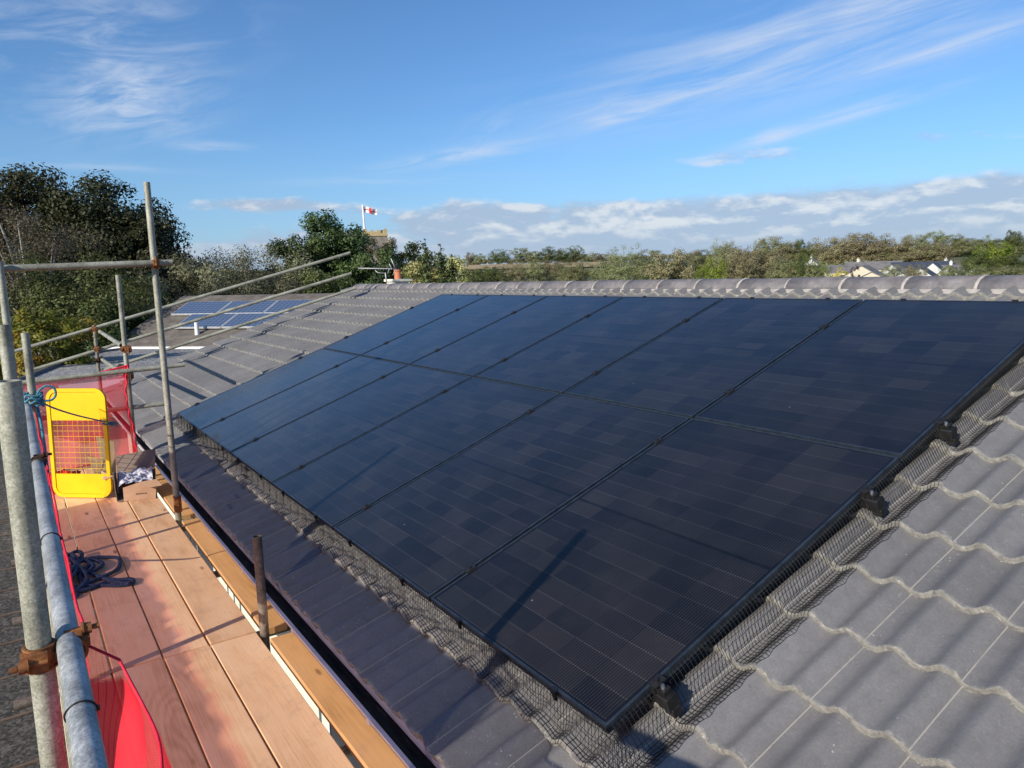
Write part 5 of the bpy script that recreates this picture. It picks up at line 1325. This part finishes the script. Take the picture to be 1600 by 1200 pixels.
far_tree('gold', 1311, 420, 150, 20, 'small golden yellow bush between the roofs', None, 'bush', 'bush')
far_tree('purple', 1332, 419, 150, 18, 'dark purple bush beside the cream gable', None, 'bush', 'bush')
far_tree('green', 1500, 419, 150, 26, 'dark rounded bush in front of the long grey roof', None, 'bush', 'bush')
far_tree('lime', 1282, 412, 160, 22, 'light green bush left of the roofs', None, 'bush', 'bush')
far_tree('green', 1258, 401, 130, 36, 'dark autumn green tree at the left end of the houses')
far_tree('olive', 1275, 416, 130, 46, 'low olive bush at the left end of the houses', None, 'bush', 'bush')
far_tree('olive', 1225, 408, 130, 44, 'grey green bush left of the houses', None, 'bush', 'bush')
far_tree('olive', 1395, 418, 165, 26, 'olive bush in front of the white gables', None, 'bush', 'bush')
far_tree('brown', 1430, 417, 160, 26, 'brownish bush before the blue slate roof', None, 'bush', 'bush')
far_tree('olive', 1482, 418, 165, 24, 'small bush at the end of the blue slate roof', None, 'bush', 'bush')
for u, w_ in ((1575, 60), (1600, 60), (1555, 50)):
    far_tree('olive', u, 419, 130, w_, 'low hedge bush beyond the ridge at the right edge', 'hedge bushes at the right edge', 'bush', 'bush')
# hedge lines on the right hillside
def hedge(a0, a1, r_, h, label, seed, mat='leaf_far', n=5000, size=.5):
    rng = np.random.default_rng(seed); cl_ = []
    for i in range(70):
        a = R(a0 + (a1 - a0) * i / 69); rr_ = r_ + rng.normal() * 1.2
        cl_.append((CP[0] + rr_ * math.cos(a), CP[1] + rr_ * math.sin(a), ground_z(rr_) + h * (.35 + .4 * rng.random()), h * (.35 + .25 * rng.random())))
    o = bpy.data.objects.new('hedge', foliage_mesh('hedge', cl_, n, size, M[mat], rng)); COL.objects.link(o)
    return tag(o, label, 'hedge')
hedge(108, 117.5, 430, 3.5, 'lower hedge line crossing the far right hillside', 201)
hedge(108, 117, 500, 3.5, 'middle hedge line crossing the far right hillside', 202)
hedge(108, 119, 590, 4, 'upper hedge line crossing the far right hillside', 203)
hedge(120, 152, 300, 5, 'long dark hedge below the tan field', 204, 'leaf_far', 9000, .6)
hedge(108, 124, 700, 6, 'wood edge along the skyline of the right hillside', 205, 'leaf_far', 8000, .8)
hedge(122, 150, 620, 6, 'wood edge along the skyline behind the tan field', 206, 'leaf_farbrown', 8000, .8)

# far houses (u of ridge centre, top v, distance, width px, turn, wall, roof)
def far_house(u, vr, D_, wpx, turn, he, hr, dpt, wall, roofm, label, chim=True):
    q = at(u, vr, D_); W = wpx / FL * D_
    z0 = q[2] - hr - .2
    f_ = math.atan2(q[1] - CP[1], q[0] - CP[0])
    return gable_house((q[0], q[1], z0), f_ + PI / 2 + R(turn), W, dpt, he, hr, wall, roofm, label, group='houses on the far estate', chim=chim)
WH, CRM, SL_, SB = M['farwhite'], M['farcream'], M['slate'], M['slate_blue']
far_house(1300, 414, 235, 70, 4, 2.6, 4.6, 8, CRM, SL_, 'low grey roofed bungalow at the left of the estate', chim=False)
far_house(1352, 414.5, 190, 28, 72, 2.5, 4.7, 7.5, CRM, SL_, 'cream gable end facing the camera in the middle left of the estate', chim=False)
far_house(1366, 424, 180, 22, 75, 2.2, 3.4, 5, CRM, SL_, 'small low cream gable in front of the cream gabled bungalow', chim=False)
far_house(1365, 408, 260, 70, -6, 2.6, 5.0, 8, CRM, SL_, 'long grey roofed bungalow with chimneys behind the cream gable')
far_house(1346, 410, 275, 18, 60, 2.6, 5.2, 7, WH, SL_, 'white gabled bungalow behind the estate roofs at left')
far_house(1398, 413, 215, 22, 70, 2.5, 4.8, 7, WH, SL_, 'first white gabled house right of the cream one', chim=False)
far_house(1404, 419, 200, 20, 68, 2.3, 4.2, 6, WH, SL_, 'lower white gable in front of its larger neighbour', chim=False)
far_house(1440, 408.5, 240, 72, 3, 2.6, 5.4, 9, WH, SB, 'long bungalow with dark blue slate roof on the estate', chim=False)
far_house(1461, 410, 222, 18, 75, 2.6, 5.2, 6, WH, SB, 'white gable projecting from the blue slate roof', chim=False)
far_house(1443, 418, 205, 16, 65, 2.3, 4.3, 6, WH, SB, 'small white gable below the blue slate roof', chim=False)
far_house(1482, 409, 250, 20, 60, 2.6, 5.2, 7, WH, SB, 'blue roofed house with white gable at the right of the slate roof')
far_house(1485, 417.5, 215, 14, 70, 2.3, 4.2, 6, WH, SL_, 'tiny white gable at the start of the long grey roof', chim=False)
far_house(1505, 413, 232, 50, 3, 2.5, 4.6, 8, WH, SL_, 'long grey roofed bungalow at the right of the estate')
far_house(1529, 415, 220, 14, 72, 2.5, 4.6, 7, WH, SL_, 'white gabled house at the right end of the estate', chim=False)
far_house(1270, 403, 290, 9, 60, 3.2, 5.2, 5, WH, SL_, 'tall white house with chimney stacks among the hillside trees')

# ================================================================== LIGHT, SKY
S = Vector((0.305, -1.0, 0.467)).normalized()
sun_d = bpy.data.lights.new('sun', 'SUN'); sun_d.energy = 5.5; sun_d.angle = R(0.55); sun_d.color = (1.0, 0.915, 0.80)
sun = bpy.data.objects.new('sun', sun_d); COL.objects.link(sun)
sun.rotation_euler = (-S).to_track_quat('-Z', 'Y').to_euler(); sun.location = (0, -20, 20)
w = bpy.data.worlds.new('World'); sc.world = w; w.use_nodes = True
nt = w.node_tree; bg = nt.nodes['Background']
sky = nd(nt, 'ShaderNodeTexSky', sky_type='NISHITA'); sky.sun_disc = False
sky.sun_elevation = math.asin(S.z); sky.sun_rotation = math.atan2(S.x, S.y); sky.altitude = 50; sky.air_density = 1.0; sky.dust_density = 0.4; sky.ozone_density = 2.2
g = tc(nt, 'Generated'); s3 = sep(nt, g)
AZ = R(145.4); fx_, fy_ = math.cos(AZ), math.sin(AZ); rx_, ry_ = math.sin(AZ), -math.cos(AZ)
fwdc = mth(nt, 'ADD', mth(nt, 'MULTIPLY', s3[0], fx_), mth(nt, 'MULTIPLY', s3[1], fy_))
rgtc = mth(nt, 'ADD', mth(nt, 'MULTIPLY', s3[0], rx_), mth(nt, 'MULTIPLY', s3[1], ry_))
azd = mth(nt, 'MULTIPLY', mth(nt, 'ARCTAN2', rgtc, fwdc), 57.2958)
eld = mth(nt, 'MULTIPLY', mth(nt, 'ARCSINE', s3[2]), 57.2958)
def cirrus(a, e, sa, se, rot, amp, seed, fs=(.10, .9), thr=(.38, .78), dist=.6):
    c, s_ = math.cos(R(rot)), math.sin(R(rot))
    da = mth(nt, 'SUBTRACT', azd, a); de = mth(nt, 'SUBTRACT', eld, e)
    p = mth(nt, 'ADD', mth(nt, 'MULTIPLY', da, c), mth(nt, 'MULTIPLY', de, s_)); q = mth(nt, 'SUBTRACT', mth(nt, 'MULTIPLY', de, c), mth(nt, 'MULTIPLY', da, s_))
    r2 = mth(nt, 'ADD', mth(nt, 'POWER', mth(nt, 'ABSOLUTE', mth(nt, 'DIVIDE', p, sa)), 2.0), mth(nt, 'POWER', mth(nt, 'ABSOLUTE', mth(nt, 'DIVIDE', q, se)), 2.0))
    mask = mth(nt, 'EXPONENT', mth(nt, 'MULTIPLY', r2, -1.0))
    nz = noise(nt, comb(nt, mth(nt, 'MULTIPLY', p, fs[0]), mth(nt, 'MULTIPLY', q, fs[1]), float(seed)), 1.0, 9, .6, dist * .7)
    return mth(nt, 'MULTIPLY', mth(nt, 'MULTIPLY', mask, ss(nt, nz, thr[0] - .02, thr[1] + .05)), amp * .82)
specs = [(-29, 15.5, 8, 3.2, 8, .75, 1, (.14, .55), (.40, .72), 1.2), (-26.5, 12.3, 4.5, 2.0, 14, .95, 2, (.22, .8), (.36, .68), 1.5), (-24, 10.4, 3.5, .5, 16, .4, 3, (.2, 1.2), (.35, .7), .6),
         (21, 15, 15, 3.0, 8, .72, 4, (.07, .75), (.36, .66), .8), (13, 13.2, 8, 1.6, 12, .55, 5, (.1, .9), (.38, .68), .8), (23.5, 10.3, 6.2, .48, 11, .8, 6, (.1, 1.2), (.3, .62), .4), (19, 9.5, 1.6, .45, 10, .7, 61, (.2, 1.0), (.3, .62), .4), (31, 14.0, 7, .45, 9, .8, 7, (.08, 1.0), (.28, .6), .4),
         (8.5, 11.5, 3, .5, 8, .7, 8, (.15, 1.0), (.32, .62), .6), (-4, 9.1, 6, .55, 9, .75, 9, (.13, 1.0), (.36, .64), 1.2), (-2, 10.6, 3, 1.0, 30, .35, 10, (.2, .9), (.4, .7), 1.0), (-21.6, 9.5, 2.2, .35, 0, .55, 11, (.2, 1.2), (.33, .62), .6), (-31, 8.0, 7, .28, -1, .4, 12, (.1, 1.4), (.35, .6), .4),
         (33, 19.0, 6, .9, 5, .8, 13, (.1, .8), (.32, .62), .5), (27, 17.3, 9, .8, 8, .6, 14, (.08, .9), (.36, .64), .5), (-9, 7.4, 9, .3, 1, .3, 15, (.08, 1.3), (.4, .65), .4)]
tot = None
for sp_ in specs:
    c_ = cirrus(*sp_); tot = c_ if tot is None else mth(nt, 'ADD', tot, c_)
ci = mth(nt, 'MINIMUM', tot, 0.85)
# low cumulus bank
nv1 = comb(nt, mth(nt, 'MULTIPLY', azd, .16), mth(nt, 'MULTIPLY', eld, .42), 7.1)
n1 = noise(nt, nv1, 1.0, 9, .56, .2)
nv2 = comb(nt, mth(nt, 'MULTIPLY', azd, .16), mth(nt, 'MULTIPLY', mth(nt, 'ADD', eld, .55), .42), 7.1)
n2 = noise(nt, nv2, 1.0, 6, .56, .2)
lift = mth(nt, 'MULTIPLY', ss(nt, azd, -30.0, 2.0), 2.7)          # the bank stands higher on the right
band = mth(nt, 'ADD', mth(nt, 'MULTIPLY', ss(nt, mth(nt, 'SUBTRACT', eld, lift), 4.9, 1.6), .62), -.34)
bank2 = mth(nt, 'MULTIPLY', mth(nt, 'EXPONENT', mth(nt, 'MULTIPLY', mth(nt, 'POWER', mth(nt, 'ABSOLUTE', mth(nt, 'DIVIDE', mth(nt, 'SUBTRACT', eld, 8.3), 1.05)), 2.0), -1.0)), mth(nt, 'MULTIPLY', ss(nt, azd, 6.0, 16.0), .36))
bank3 = mth(nt, 'MULTIPLY', mth(nt, 'EXPONENT', mth(nt, 'MULTIPLY', mth(nt, 'ADD', mth(nt, 'POWER', mth(nt, 'ABSOLUTE', mth(nt, 'DIVIDE', mth(nt, 'SUBTRACT', eld, 5.6), .75)), 2.0), mth(nt, 'POWER', mth(nt, 'ABSOLUTE', mth(nt, 'DIVIDE', mth(nt, 'ADD', azd, 19.0), 7.5)), 2.0)), -1.0)), .5)
dens = mth(nt, 'ADD', n1, mth(nt, 'ADD', band, mth(nt, 'ADD', bank2, bank3)))
dens_hi = mth(nt, 'ADD', n2, mth(nt, 'ADD', band, mth(nt, 'ADD', bank2, bank3)))
cu = ss(nt, dens, .46, .68)
lit = ss(nt, mth(nt, 'SUBTRACT', dens, dens_hi), -.04, .11)
light_fade = ss(nt, eld, 1.2, 4.0)
ccol = mixc(nt, mth(nt, 'MULTIPLY', lit, light_fade), (.41, .505, .66), (.76, .78, .81))
skyc = sky.outputs[0]
tint = mixc(nt, 1.0, skyc, (0.76, 1.10, 1.46), 'MULTIPLY')
K_ = 1 / 0.1
haze = mixc(nt, mth(nt, 'MULTIPLY', ss(nt, eld, 12.0, 0.0), .5), tint, (.33 * K_, .49 * K_, .76 * K_))
c1 = mixc(nt, ci, haze, (.66 * K_, .74 * K_, .88 * K_))
cs = nd(nt, 'ShaderNodeVectorMath', operation='SCALE'); nt.links.new(ccol, cs.inputs[0]); cs.inputs['Scale'].default_value = K_
fin = mixc(nt, mth(nt, 'MULTIPLY', cu, .82), c1, cs.outputs[0])
nt.links.new(fin, bg.inputs['Color']); bg.inputs['Strength'].default_value = 0.1
sc.view_settings.view_transform = 'Standard'; sc.view_settings.look = 'None'; sc.view_settings.exposure = 0; sc.view_settings.gamma = 1
sc.render.engine = 'CYCLES'
sc.cycles.max_bounces = 6; sc.cycles.transparent_max_bounces = 12; sc.cycles.use_denoising = True
try: sc.cycles.denoiser = 'OPENIMAGEDENOISE'
except Exception: pass
